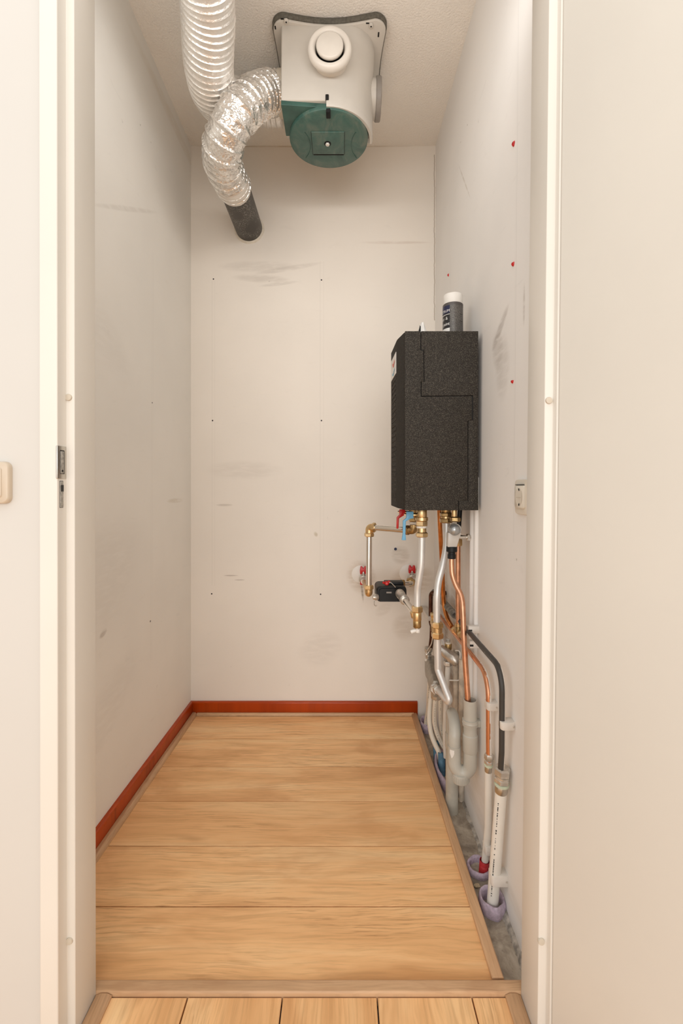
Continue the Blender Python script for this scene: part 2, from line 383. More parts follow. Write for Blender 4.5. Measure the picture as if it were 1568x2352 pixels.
M['dark_pipe'] = painted_pipe('dark_pipe_lapped_with_paint', (.060,.055,.050), .15, .45, .55, .3, .9)
M['cu_wall'] = painted_pipe('copper_pipe_lapped_with_paint', (.76,.36,.20), .95, .33, .08, 1.3, .8, zr=(.10,.56))
M['socket'] = plain('cream_socket', (.76,.70,.60), .35, var=.015)
M['switch'] = plain('beige_switch', (.58,.485,.375), .35, var=.015)
M['bumper'] = plain('cream_rubber', (.60,.53,.43), .5, var=.05)
M['felt_gray'] = plain('rough_steel', (.42,.40,.36), .6, .3, var=.25, sc=200, bump=.4)
M['ink'] = plain('black_ink', (.02,.02,.02), .6)
M['ink_white'] = plain('white_ink', (.85,.83,.8), .5)
M['can_navy'] = plain('navy_label', (.012,.016,.06), .35)
M['can_black'] = plain('black_label', (.012,.012,.014), .35)
M['can_grey'] = plain('grey_can', (.125,.115,.105), .42, .3, var=.35, sc=400)
M['can_grey2'] = plain('grey_can_band', (.10,.088,.082), .4, .2, var=.08)
M['paper'] = plain('white_paper', (.80,.78,.75), .7, var=.03)
M['lbl_red'] = plain('label_red', (.70,.16,.12), .5); M['lbl_blue'] = plain('label_blue', (.18,.45,.62), .5)
M['crumb'] = plain('pale_foam_crumb', (.62,.50,.33), .9, var=.25, sc=150, bump=.4)
M['greenring'] = plain('pale_green_ring', (.55,.62,.48), .5, var=.08)
M['lin'] = plain('lever_red', (.60,.015,.012), .35)

# ------------------------------------------------------------------ setting
def grid_wall(name, fx, y0, y1, out, m, ny=12, nz=14, z0=-.06, z1=2.62):
    b = MB(); rs = []
    for j in range(nz+1):
        z = lerp(z0, z1, j/nz)
        fr = [Vector((fx(lerp(y0, y1, i/ny), z), lerp(y0, y1, i/ny), z)) for i in range(ny+1)]
        bk = [Vector((p.x+out, p.y, p.z)) for p in reversed(fr)]
        rs.append(fr+bk)
    return struct(b.loft(rs).build(name, m))
grid_wall('wall_left', XL, YF, YB+.1, -.10, M['wall_left'])
grid_wall('wall_right', XR, YF, YB+.1, .10, M['wall_right'])
b = MB(); b.box((-.80, YB, -.06), (.52, YB+.1, 2.62)); struct(b.build('wall_back', M['wall_back']))
b = MB(); b.box((-.80, .85, ZC), (.52, YB+.1, ZC+.1)); struct(b.build('ceiling', M['ceiling']))
b = MB(); b.box((-1.9, .85, -.06), (-.53, YF, 2.75)); b.box((.42, .85, -.06), (1.9, YF, 2.75)); b.box((-.53, .85, 2.13), (.42, YF, 2.75))
struct(b.build('wall_front', M['hall_wall']))
# laminate floor: planks run across the closet
b = MB(); g = .0015
edges = [2.087, 1.898, 1.710, 1.522, 1.3318, 1.1394, .9635]
for i in range(6):
    y1, y0 = edges[i], edges[i+1]
    b.box((-.70, y0+g, -.012), (.318, y1-g, 0))
struct(b.build('floor', M['floor'], bevel=.0007, seg=1))
b = MB(); b.box((-.82, .90, -.09), (.52, YB+.05, -.03)); b.box((-1.9, -2.0, -.09), (1.9, .8995, -.03)); struct(b.build('floor_concrete', M['concrete']))
b = MB()
xs = [(u-PU)*.934/F for u in (-8, 210, 430, 648, 866, 1084, 1302)]
for i in range(6):
    x0, x1 = xs[i], xs[i+1]
    if i == 5: x1 = .42
    if i == 0: x0 = -.56
    b.box((x0+g, -.9+.3*(i % 3), -.012), (x1-g, .9355, 0))
for i in range(3):
    b.box((-1.9+.45*i+g, -2.0, -.012), (-.562 if i == 2 else -1.9+.45*(i+1)-g, .85, 0))
    b.box((.422+.49*i+g, -2.0, -.012), (.42+.49*(i+1)-g, .85, 0))
for i in range(6):
    b.box((xs[i]+g, -2.0, -.012), (xs[i+1]-g, -.9+.3*(i % 3)-.001, 0))
struct(b.build('floor_hall', M['hall_floor'], bevel=.0007, seg=1))
# door frame
def frame_side(poly, lean, name):
    n = len(poly); rs = []
    for j in range(9):
        z = -.01+2.14*j/8
        rs.append([Vector((x+lean*z, y, z)) for x, y in poly])
    return struct(MB().loft(rs).build(name, M['frame'], bevel=.0022, seg=3))
frame_side([(-.501,.94),(-.501,.866),(-.516,.866),(-.516,.838),(-.549,.838),(-.549,.94)], -.0012, 'trim_1')
fr = .3624
frame_side([(fr,.938),(fr,.858),(fr+.0155,.858),(fr+.0155,.843),(fr+.056,.843),(fr+.056,.938)], .0114, 'trim_2')
b = MB(); b.prism([(-.52,.94,2.118),(-.52,.862,2.118),(-.52,.862,2.103),(-.52,.838,2.103),(-.52,.838,2.14),(-.52,.94,2.14)], (.93,0,0))
struct(b.build('trim_3', M['frame'], bevel=.002))
# open door leaf (hinged on the right jamb, swung out into the hall)
th = math.radians(24); dv = Vector((math.sin(th), -math.cos(th), 0)); nv = Vector((math.cos(th), math.sin(th), 0))
b = MB(); rs = []
for j in range(9):
    z = .008+2.09*j/8; o0 = Vector((fr+.0175+.0114*z, .8405, z))
    rs.append([o0, o0+dv*.83, o0+dv*.83+nv*.04, o0+nv*.04])
b.loft(rs); door = struct(b.build('door_1', M['door'], bevel=.0025, seg=3))
# skirtings and floor profiles
b = MB(); b.prism([(-.70,YB,-.02),(-.70,YB-.013,-.02),(-.70,YB-.013,.052),(-.70,YB-.010,.057),(-.70,YB,.058)], (1.043,0,0))
struct(b.build('baseboard_back', M['mahogany_x'], bevel=.0012))
b = MB(); rs = []
for y in (YF+.003, 1.2, 1.5, 1.8, YB-.0005):
    x = XL(y, .03); rs.append([Vector((x-.006,y,-.02)),Vector((x+.013,y,-.02)),Vector((x+.013,y,.052)),Vector((x+.010,y,.057)),Vector((x-.006,y,.058))])
b.loft(rs); struct(b.build('baseboard_left', M['mahogany_y'], bevel=.0012))
def quarter(s, a, w=.020, h=.013): # rounded floor profile in a plane given by two axes
    return [(0,-.004),(w,-.004),(w,.002),(w*.8,h*.75),(w*.55,h),(0,h)]
b = MB(); rs = []
for y in (YF+.004, 1.3, 1.7, YB-.016):
    x = XL(y, .0)+.0135; rs.append([Vector((x+q[0], y, q[1])) for q in quarter(0,0,.021)])
b.loft(rs); struct(b.build('trim_4', M['prof_y'], bevel=.001))
b = MB(); b.prism([(-.66, YB-.0135-q[0], q[1]) for q in quarter(0,0,.012,.011)], (.985,0,0)); struct(b.build('trim_5', M['prof_x'], bevel=.001))
b = MB(); b.prism([(.3135,.9665,.0),(.3385,.9665,-.028),(.3385,.9665,.006),(.3355,.9665,.0095),(.3165,.9665,.0095),(.3135,.9665,.006)], (0,YB-.014-.9665,0))
struct(b.build('trim_6', M['prof_y'], bevel=.001))
b = MB(); b.prism([(-.60,.938,-.02),(-.60,.938,.004),(-.60,.9405,.0085),(-.60,.960,.0095),(-.60,.964,.006),(-.60,.964,-.02)], (1.01,0,0))
struct(b.build('trim_7', M['prof_x'], bevel=.001))
for nm, x0, x1, ln in (('trim_8', -.5005, -.467, 0), ('trim_9', .330, .3622, 0)):
    b = MB(); b.prism([(x0,-.6,0),(x1,-.6,0),(x1,-.6,.004),((x0+x1)/2+.006,-.6,.008),((x0+x1)/2-.006,-.6,.008),(x0,-.6,.004)], (0,1.537,0))
    struct(b.build(nm, M['prof_y'], bevel=.001))
# crumbling plaster along the foot of the right-hand wall
b = MB(); rs = []; n = 70
for i in range(n+1):
    y = lerp(.945, 1.62, i/n); w = .008+.008*noise.noise(Vector((y*30, 0, 3))); h = .003+(.008+.012*noise.noise(Vector((y*24, 5, 0))) if y < 1.18 else 0)
    x = XR(y, 0)
    rs.append([Vector((x+.01,y,-.034)),Vector((x-w-.006,y,-.034)),Vector((x-w,y,-.03+h*.6)),Vector((x-w*.4,y,-.03+h)),Vector((x+.01,y,-.03+h+.006))])
b.loft(rs); struct(b.build('trim_10', M['rubble'], ang=50))

# ------------------------------------------------------------------ ventilation unit on the ceiling
def arc(cx, cy, r, a0, a1, n): return [(cx+r*math.cos(lerp(a0,a1,i/n)), cy+r*math.sin(lerp(a0,a1,i/n))) for i in range(n+1)]
vu = thing('ventilation_unit', 'off-white box ventilation fan with round green motor cover hanging from the ceiling', 'ventilation unit', (-.05, 1.69, ZC))
def outline(gr):
    x0, x1, y0, y1 = -.232-gr, .146+gr, 1.520-gr, 1.90+gr; r = .038+gr; pts = []
    def cor(cx, cy, a): return arc(cx, cy, r, a, a+PI/2, 8)
    def bow(p, q, dx, dy): return [(lerp(p[0],q[0],t)+dx*math.sin(PI*t), lerp(p[1],q[1],t)+dy*math.sin(PI*t)) for t in [i/9 for i in range(1,9)]]
    c1 = cor(x0+r, y0+r, PI); c2 = cor(x1-r, y0+r, -PI/2); c3 = cor(x1-r, y1-r, 0); c4 = cor(x0+r, y1-r, PI/2)
    pts = c1+bow(c1[-1], c2[0], 0, .020)+c2+bow(c2[-1], c3[0], -.010, 0)+c3+bow(c3[-1], c4[0], 0, -.018)+c4+bow(c4[-1], c1[0], .004, 0)
    return pts
MB().prism([(x,y,2.581) for x,y in outline(.004)], (0,0,.0185)).build('gasket', M['gasket'], vu, bevel=.003)
plate = MB().prism([(x,y,2.572) for x,y in outline(0)], (0,0,.009)).build('base_plate', M['fan_white'], vu, bevel=.002)
for u, v in ((657,47),(852,57)):
    d = F*(2.571-H)/(PV-v); c = P(u, v, d); mb = MB().lathe(c, (0,0,-1), [(.0075,0),(.0075,.003),(.006,.006),(.003,.0065),(.0028,.003)], 20); mb.build('screw', M['fan_white'], plate)
    MB().lathe(c+Vector((0,0,-.0045)), (0,0,-1), [(.0022,0),(.0022,.0022)], 12).build('screw_recess', M['seam'], plate)
for u, v, su, sv in ((648,44,.0055,.0022),(632,64,.0022,.006),(844,54,.0055,.0022),(869,80,.0025,.0085)):
    d = F*(2.571-H)/(PV-v); c = P(u, v, d); MB().box((c.x-su,c.y-sv,2.5712),(c.x+su,c.y+sv,2.5725)).build('slot', M['seam'], plate, bevel=.0008)
# housing: flat front on the left, rounding into a drum on the right
def plan(t, gr=0, t0=0):
    cx, cy, r = lerp(-.05,.018,t), lerp(1.69,1.63,t), lerp(.160,.094,t)+gr
    a = arc(cx, cy, r, -PI/2, 0, 20)
    yb = lerp(1.70,1.84,min(1,t0*1.6)); return [(-.2035-gr,yb),(-.2035-gr,cy-r)]+a+[(cx+r-.004,max(yb,cy+.03)),(cx+r-.03,max(yb,cy+.04))]
rs = []
for z, t in ((2.318,0),(2.36,.02),(2.44,.16),(2.50,.6),(2.535,.95),(2.575,1)):
    rs.append([Vector((x,y,z)) for x,y in plan(t, 0, (z-2.318)/.257)])
housing = MB().loft(rs).build('housing', M['fan_white'], vu, bevel=.006, seg=3, ang=28)
MB().prism([(-.2035,1.668,2.304),(-.2035,1.531,2.304)]+[(x,y,2.304) for x,y in arc(-.05,1.69,.146,-PI/2,-.15,16)], (0,0,.016)).build('bottom_plate', M['green_dark'], vu, bevel=.002)
rs = []
for i in range(25):
    a = lerp(-PI/2-.02, .06, i/24); c_, s_ = math.cos(a), math.sin(a)
    rs.append([Vector((-.05+r*c_, 1.69+r*s_, z)) for r, z in ((.1475,2.322),(.1475,2.302),(.1495,2.2995),(.158,2.2995),(.1605,2.303),(.1605,2.322))])
MB().loft(rs).build('rim', M['fan_white'], housing, ang=50)
cc = Vector((-.049, 1.678, 0))
cov = MB().lathe(Vector((cc.x,cc.y,2.312)), (0,0,-1), [(.142,0),(.142,.014),(.1405,.0185),(.137,.021),(.09,.0225),(.0,.0228)], 72).build('motor_cover', M['green'], vu)
zc = 2.2885
sq = MB().box((-.110,1.627,zc-.0015),(.007,1.735,zc+.004)); sq.build('cover_plate', M['green'], cov, bevel=.001)
MB().box((-.108,1.7365,zc-.0012),(.005,1.7405,zc+.002)).build('cover_gap', M['seam'], cov)
MB().box((-.1112,1.627,zc-.0012),(-.1098,1.738,zc+.002)).build('cover_gap', M['seam'], cov)
MB().box((.0068,1.627,zc-.0012),(.0082,1.738,zc+.002)).build('cover_gap', M['seam'], cov)
MB().lathe(P(752,329,F*(zc-H)/(PV-329)), (0,0,-1), [(.0125,-.002),(.0125,.0025),(.0105,.0028)], 24).build('screw_recess', M['seam'], cov)
MB().lathe(P(752,329,F*(zc-H)/(PV-329)), (0,0,-1), [(.0075,0),(.0075,.007),(.0045,.0085),(.0042,.006)], 6).build('screw', M['white_pl'], cov)
MB().box((-.0545,1.5365,2.285),(-.0395,1.566,2.3135)).build('notch', M['seam'], cov, bevel=.002)
for cx, a0, a1 in ((-.235, -.52, .62), (.150, PI-.62, PI+.52)):
    MB().tube([(cx+.118*math.cos(a), 1.69+.118*math.sin(a), zc+.0008) for a in [lerp(a0,a1,i/24) for i in range(25)]], .0014, 8).build('rib', M['green_dark'], cov)
MB().box((-.056,1.526,2.318),(-.045,1.536,2.336)).build('latch', M['seam'], housing, bevel=.002)
# white air valve on the front of the housing
av = MB().lathe((-.0405,1.540,2.449), (0,-1,0), [(.054,0),(.054,.030),(.0535,.034),(.066,.036),(.0702,.041),(.0712,.050),(.0690,.058),(.0630,.0635),(.0555,.0635),(.0500,.058),(.0465,.048),(.045,.036),(.044,.02)], 64, caps=False).build('air_valve', M['valve'], vu, ang=60)
MB().lathe((-.0405,1.490,2.4515), (0,-1,0), [(.0400,0),(.0432,.004),(.0438,.010),(.0425,.0145),(.039,.0165),(.0,.0172)], 56).build('valve_disc', M['valve'], av, ang=60)
MB().cyl((-.0405,1.53,2.449), (0,-1,0), .012, .042).build('valve_spindle', M['seam'], av)
MB().lathe((-.0405,1.518,2.449), (0,-1,0), [(.0445,0),(.0445,.004)], 40).build('valve_throat', M['seam'], av)
# right-hand spigot with grey cap, left-hand spigot
MB().cyl((.095,1.69,2.455), (1,0,0), .062, .038, 48).build('spigot', M['fan_white'], vu)
MB().lathe((.120,1.69,2.455), (1,0,0), [(.064,0),(.0665,.002),(.0665,.017),(.0645,.0195),(.058,.0195),(.0,.0185)], 56).build('spigot_cap', M['cap_grey'], vu)
MB().cyl((-.19,1.655,2.445), (-1,0,0), .0625, .040, 48).build('spigot', M['fan_white'], vu)
MB().cyl((-.19,1.79,2.520), (-1,0,0), .0635, .05, 48).build('spigot', M['fan_white'], vu)

# ------------------------------------------------------------------ flexible ducts
def ribbed(path, r, pitch, hgt, seg, crump):
    def rf(L, t, q):
        ph = (L/pitch+t/(2*PI)*0) % 1.0
        rid = max(0, 1-abs(ph-.5)/(.15 if crump < .001 else .13))
        v = r+hgt*rid*rid*(3-2*rid)-hgt*.15
        if crump: v += crump*(noise.noise(Vector((math.cos(t)*3.2, math.sin(t)*3.2, L*55)))+.6*noise.noise(Vector((math.cos(t)*8, math.sin(t)*8, L*110))))*(1-rid)
        return v
    return MB().tube(catmull(path, pitch/9), r, seg, True, rf)
fd = thing('flexible_duct', 'long finely ribbed silver duct running along the ceiling from top of picture', 'duct', (-.42, 1.5, ZC))
ribbed([(-.345,.93,2.395),(-.360,1.10,2.395),(-.374,1.275,2.383),(-.420,1.45,2.365),(-.438,1.58,2.385),(-.425,1.68,2.44),(-.385,1.755,2.502),(-.32,1.785,2.518),(-.235,1.79,2.52)], .0735, .0195, .0042, 64, .0006).build('duct_hose', M['foil_fine'], fd, ang=70)
MB().lathe((-.295,1.787,2.52), (1,0,0), [(.072,0),(.0725,.002),(.0725,.022),(.072,.024)], 48).build('tape_band', M['tape'], fd)
sd = thing('flexible_duct', 'short crumpled silver duct curving from the fan down to the black pipe', 'duct', (-.36, 1.6, 2.3))
spath = [(-.203,1.655,2.445),(-.232,1.652,2.444),(-.268,1.625,2.420),(-.305,1.565,2.348),(-.345,1.520,2.262),(-.392,1.545,2.203),(-.424,1.625,2.192),(-.431,1.73,2.208),(-.427,1.835,2.221)]
ribbed(spath, .0645, .0275, .0070, 72, .0030).build('duct_hose', M['foil'], sd, ang=70)
MB().lathe((-.228,1.655,2.445), (1,0,0), [(.0690,0),(.0705,.001),(.0705,.018),(.0690,.019)], 48).build('tape_band', M['tape'], sd)
MB().lathe((-.429,1.755,2.2105), (.02,1,.09), [(.0668,0),(.0685,.003),(.0660,.050),(.0640,.078)], 48).build('tape_wrap', M['silver_tape'], sd, ang=60)
bp = thing('vent_pipe', 'black speckled plastic pipe end coming straight out of the back wall', 'pipe', (-.427, YB, 2.221))
MB().lathe((-.427,1.85,2.221), (0,1,0), [(.058,-.03),(.0605,-.03),(.0605,.30),(.055,.30)], 56).build('pipe', M['blackpipe'], bp)
MB().lathe((-.427,YB-.006,2.2205), (0,1,0), [(.061,0),(.0665,.002),(.071,.008)], 48, wob=lambda t, z: .03*noise.noise(Vector((math.cos(t)*4, math.sin(t)*4, 1)))).build('sealing_ring', M['sealant'], bp)

# ------------------------------------------------------------------ heat interface unit on the right wall
X0, X1, Z0, Z1, D0, D1 = .188, .408, .966, 1.504, 1.385, 1.685
hu = thing('heating_unit', 'tall black speckled foam-cased heating unit mounted on the right wall', 'heating unit', (.41, 1.53, Z0))
def q(u, v): return (u-PU)*D0/F, H-(v-PV)*D0/F
seam = [(966.2,758),(966.2,803),(973,803),(974,877),(967,877),(967,911),(1085.5,909.5),(1085.5,964),(1074.5,966),(1074.5,1151),(1053,1151),(1053,1176)]
S = [q(*s) for s in seam]
gp = .0011
def offs(sgn):
    out = []
    for i, (x, z) in enumerate(S):
        out.append((x, z))
    return out
# front cover (towards the room) and rear shell meet on a stepped joint
left = [(x-gp, z+gp*(1 if 1 < i < 6 else 0)) for i, (x, z) in enumerate(S)]
fcov = [Vector((X0, D0, Z0))]+[Vector((x-(gp if True else 0), D0, min(max(z, Z0), Z1))) for x, z in reversed(S)]+[Vector((X0, D0, Z1))]
rsh = [Vector((x+gp, D0, min(max(z+ (gp*1.6 if i in (5,6) else 0), Z0), Z1))) for i, (x, z) in enumerate(S)]+[Vector((X1, D0, Z0)), Vector((X1, D0, Z1))]
rsh = [Vector((x+gp, D0, min(max(z+(.0022 if i in (5,6) else 0), Z0), Z1))) for i, (x, z) in enumerate(S)]+[Vector((X1, D0, Z0)), Vector((X1, D0, Z1))]
body = MB().prism(fcov, (0, D1-D0, 0)).build('front_cover', M['epp'], hu, bevel=.0012, seg=2)
MB().prism(rsh, (0, D1-D0, 0)).build('rear_shell', M['epp'], hu, bevel=.0012, seg=2)
MB().box((X0+.004,D0+.006,Z0+.003),(X1-.006,D1-.004,Z1-.004)).build('seam_gap', M['seam'], hu)
# groove near the top of the joint is wider
MB().box((q(967,0)[0]+.0002, D0-.0004, q(0,806)[1]), (q(973,0)[0], D0+.004, q(0,803)[1])).build('groove', M['seam'], hu)
MB().box((q(1083.2,0)[0], D0-.0004, q(0,963)[1]), (q(1085.8,0)[0], D0+.004, q(0,910)[1])).build('groove', M['seam'], hu)
# bulging side face with chamfered top, louvre pattern and sticker
def capring(off, zt, zb, pts): return pts
prof = [(D0+.003,X0+.006,Z0+.0005,Z1-.0005),(D0+.010,.1855,Z0+.0008,Z1-.002),(1.461,.1738,Z0+.0035,Z1-.0005),(1.470,.1722,Z0+.004,Z1-.002),(1.600,.1690,Z0+.006,Z1-.003),(1.612,.1705,Z0+.006,Z1-.003),(D1-.004,X0+.006,Z0+.0005,Z1-.0005)]
b = MB(); rs = []
for d, x, zb, zt in prof: rs.append([Vector((x,d,zb)),Vector((x,d,zt)),Vector((.215,d,zt)),Vector((.215,d,zb))])
side = b.loft(rs).build('side_panel', M['epp_dark'], hu, bevel=.0015, ang=20)
for i in range(25):
    z = lerp(.995, 1.385, i/24)
    vs = MB()
    for j in range(6):
        d0 = lerp(1.474, 1.585, j/6)+(.008 if i % 2 else 0); xm = lerp(.1722,.1690,(d0-1.47)/.13)
        vs.obox((xm-.0006, d0+.007, z), (.0012,0,0), (0,.0072,0), (0,0,.0045))
    vs.build('louvre', M['epp'], side)
st = MB(); xa, xb = lerp(.1722,.1690,.02)-.0009, lerp(.1722,.1690,.95)-.0009
st.obox(((xa+xb)/2, 1.533, 1.4335), (.0005,0,0), ((xb-xa)/2,.060,0), (0,0,.034)); sticker = st.build('sticker', M['paper'], hu)
sx = (xa+xb)/2-.0008
MB().prism([(sx,1.52,1.432),(sx,1.50,1.442),(sx,1.50,1.450),(sx,1.53,1.443),(sx,1.555,1.452),(sx,1.555,1.444),(sx,1.535,1.432)], (-.0004,0,0)).build('logo_mark', M['lbl_red'], sticker)
MB().prism([(sx,1.555,1.418),(sx,1.53,1.412),(sx,1.50,1.424),(sx,1.50,1.416),(sx,1.535,1.404),(sx,1.56,1.412)], (-.0004,0,0)).build('logo_mark', M['lbl_blue'], sticker)
MB().prism([(q(962,0)[0],D0+.012,Z1-.002),(q(967.5,0)[0],D0+.012,Z1-.002),(q(967.5,0)[0],D0+.012,Z1+.018),(q(966,0)[0],D0+.012,Z1+.022)], (0,.006,0)).build('flap', M['seam'], hu)

# spray can on top
can = thing('spray_can', 'grey paint spray can with white cap standing on the black heating unit', 'spray can', (.359, 1.498, Z1))
cx, cy, cr = .3585, 1.498, .0322
MB().lathe((cx,cy,Z1), (0,0,1), [(.031,0),(cr,.002),(cr,.112),(.0318,.114)], 56).build('can_body', M['can_grey'], can)
MB().lathe((cx,cy,Z1+.112), (0,0,1), [(cr+.0003,0),(cr+.0003,.008),(.030,.011)], 56).build('rim', M['can_grey2'], can)
MB().lathe((cx,cy,Z1+.122), (0,0,1), [(.0300,-.001),(.0305,0),(.0302,.028),(.0285,.0315),(.0,.032)], 56).build('cap', M['white_pl'], can)
fa = math.atan2(-cy, -cx)  # towards the doorway
def wrap(a0, a1, z0, z1, r, name, m, par):
    n = 14; rs = []
    for i in range(n+1):
        a = lerp(a0, a1, i/n); c_, s_ = math.cos(a), math.sin(a)
        rs.append([Vector((cx+c_*rr, cy+s_*rr, z)) for rr, z in ((r,z0),(r,z1),(r-.001,z1),(r-.001,z0))])
    return MB().loft(rs).build(name, m, par, ang=50)
e0 = fa-math.radians(17)
lab = wrap(e0-1.6, e0, Z1+.0, Z1+.112, cr+.0004, 'label', M['can_black'], can)
wrap(e0-1.6, e0, Z1+.088, Z1+.1125, cr+.0007, 'label_band', M['can_navy'], lab)
wrap(e0-1.6, e0, Z1+.0, Z1+.040, cr+.0006, 'label_picture', M['paper'], lab)
def text_geo(s, size):
    cu = bpy.data.curves.new('t', 'FONT'); cu.body = s; cu.size = size; o = bpy.data.objects.new('t', cu); C.objects.link(o)
    dg = bpy.context.evaluated_depsgraph_get(); me = o.evaluated_get(dg).to_mesh()
    vs = [v.co.copy() for v in me.vertices]; fs = [tuple(p.vertices) for p in me.polygons]
    o.evaluated_get(dg).to_mesh_clear(); bpy.data.objects.remove(o); bpy.data.curves.remove(cu); return vs, fs
def can_text(s, size, z, a_end, name):
    vs, fs = text_geo(s, size); w = max(v.x for v in vs)
    b = MB(); R = cr+.0011
    b.add([Vector((cx+math.cos(a_end-(w-v.x)/R)*R, cy+math.sin(a_end-(w-v.x)/R)*R, z+v.y)) for v in vs], fs)
    return b.build(name, M['ink_white'], lab)
can_text('SPECTRUM', .0115, Z1+.0915, e0-.02, 'lettering')
can_text('primer &', .014, Z1+.067, e0-.20, 'lettering')
can_text('metal paint', .014, Z1+.049, e0-.01, 'lettering')
wrap(e0-1.2, e0, Z1+.083, Z1+.0845, cr+.0009, 'label_line', M['ink_white'], lab)
for zz in (.083, .060): wrap(fa+.75, fa+1.15, Z1+zz, Z1+zz+.0012, cr+.0005, 'print_line', M['ink'], can)
# paper scrap
b = MB(); nx = 7; vs = []
for i in range(nx+1):
    for j in range(nx+1):
        x = .243+.034*i/nx; y = 1.44+.05*j/nx; hgt = .064*max(0, 1-abs(i/nx-.35)*1.5)*min(1, .12+1.5*j/nx)+.006*noise.noise(Vector((i*.9,j*.9,0)))
        vs.append((x, y, Z1+.0015+max(0,hgt)))
n_ = len(vs); vs += [(x,y,z-.0008) for x,y,z in vs]; fs = []
for i in range(nx):
    for j in range(nx):
        a = i*(nx+1)+j; fs += [(a,a+1,a+nx+2,a+nx+1),(a+n_,a+n_+nx+1,a+n_+nx+2,a+n_+1)]
tag(b.add(vs, fs).build('paper_scrap', M['paper'], None, (.27,1.465,Z1), ang=15), 'small crumpled white paper scrap lying on top of the black heating unit', 'paper')

# ------------------------------------------------------------------ ball valves under the unit
def zz(v, d): return H-(v-PV)*d/F
dA = 1.48
V1 = thing('ball_valve', 'brass ball valve with light blue lever under the heating unit', 'ball valve', (P(968,1172,dA).x, dA, Z0))
ax = P(968,0,dA).x
def stack(u, d, items, par, axis=None):
    x = P(u,0,d).x
    for nm, kind, v0, v1, r, m in items:
        z0, z1 = zz(v0,d), zz(v1,d); o = Vector((x,d,z0)); b = MB()
        if kind == 'n': b.nut(o, (0,0,-1), r*1.06, z0-z1, .5)
        else: b.cyl(o, (0,0,-1), r, z0-z1)
        b.build(nm, m, par)
stack(968, dA, [('valve_body','c',1167,1189,.0168,M['brass']),('collar','c',1188,1196,.0202,M['brass']),('hex_neck','n',1195,1209,.0182,M['brass']),('sealing_tape','c',1208,1213,.0168,M['ptfe']),
    ('union_neck','c',1212,1223,.0150,M['brass']),('union_nut','n',1222,1233.5,.0192,M['brass'])], V1)
MB().cyl(P(957,1182.5,dA), (-1,0,0), .0062, .012).build('valve_stem', M['brass'], V1)
def lever(px, d, m, par, th=.012, nm='lever'):
    return MB().prism([P(u, v, d)-Vector((0,th/2,0)) for u, v in px], (0,th,0)).build(nm, m, par, bevel=.002)
lv = lever([(933,1174.5),(949,1174.5),(949,1190.5),(941,1191.5),(931.5,1197.5),(930.5,1226),(932,1240.5),(922,1240.5),(924.5,1226),(924.8,1196),(932.5,1189.5)], dA, M['blue'], V1)
MB().nut(P(933,1182,dA)+Vector((.001,0,0)), (-1,0,0), .0042, .008).build('lever_screw', M['chrome'], lv)
dB = 1.60
V2 = thing('ball_valve', 'brass ball valve with red lever under the heating unit behind the blue one', 'ball valve', (P(950,0,dB).x, dB, Z0))
stack(950, dB, [('valve_body','c',1163,1180,.0168,M['brass_dark']),('collar','c',1179,1186,.0200,M['brass_dark']),('hex_neck','n',1185,1199,.0170,M['brass_dark']),('sealing_tape','c',1198.5,1203,.0155,M['ptfe'])], V2)
MB().cyl(P(941,1177,dB), (-1,0,0), .006, .018).build('valve_stem', M['brass_dark'], V2)
lv = lever([(916.5,1170),(930,1170),(931,1181),(925,1185),(915.8,1190.5),(914.6,1214),(909.8,1214),(910.6,1188),(917,1181.5)], dB, M['lin'], V2)
MB().nut(P(917,1176,dB)+Vector((.001,0,0)), (-1,0,0), .0042, .007).build('lever_screw', M['chrome'], lv)

# chrome run: from the red valve across and down
RUN = thing('water_pipe', 'chrome pipe with brass elbows running left and down from the red-lever valve', 'pipe', P(847,1370,1.70))
e1, e2, e3 = P(950,1218.5,1.60), P(847.5,1211,1.70), P(846.5,1362,1.70)
dh = (e2-e1).normalized(); dz = Vector((0,0,-1))
MB().tube([e1+dh*.012, e2-dh*.012], .0108, 24).build('pipe', M['chrome'], RUN)
MB().tube([e2+dz*.018, e3-dz*.012], .0108, 24).build('pipe', M['chrome'], RUN)
b = MB(); b.tube(fillet([e1-dz*.020, e1, e1+dh*.024], .014), .0138, 24); el = b.build('elbow', M['brass_dark'], RUN)
MB().cyl(e1+dh*.018, dh, .0170, .010).build('elbow_collar', M['brass_dark'], el)
MB().nut(e1-dz*.019, dz, .0145, .008).build('elbow_collar', M['brass_dark'], el)
b = MB(); b.tube(fillet([e2-dh*.022, e2, e2+dz*.024], .014), .0138, 24); el = b.build('elbow', M['brass'], RUN)
MB().nut(e2-dh*.012, -dh, .0182, .015).build('elbow_nut', M['brass'], el)
MB().nut(e2+dz*.020, dz, .0182, .015).build('elbow_nut', M['brass'], el)
b = MB(); back = Vector((-.02,1,-.02)).normalized()
b.tube(fillet([e3-dz*.016, e3+dz*.002, e3+back*.035], .014), .0142, 24); el = b.build('elbow', M['brass'], RUN)
MB().nut(e3-dz*.030, dz, .0185, .017).build('elbow_nut', M['brass'], el)
MB().tube([e3+back*.03, Vector((.0950, 2.0, .6250))], .0105, 20).build('pipe', M['brass_dark'], RUN)

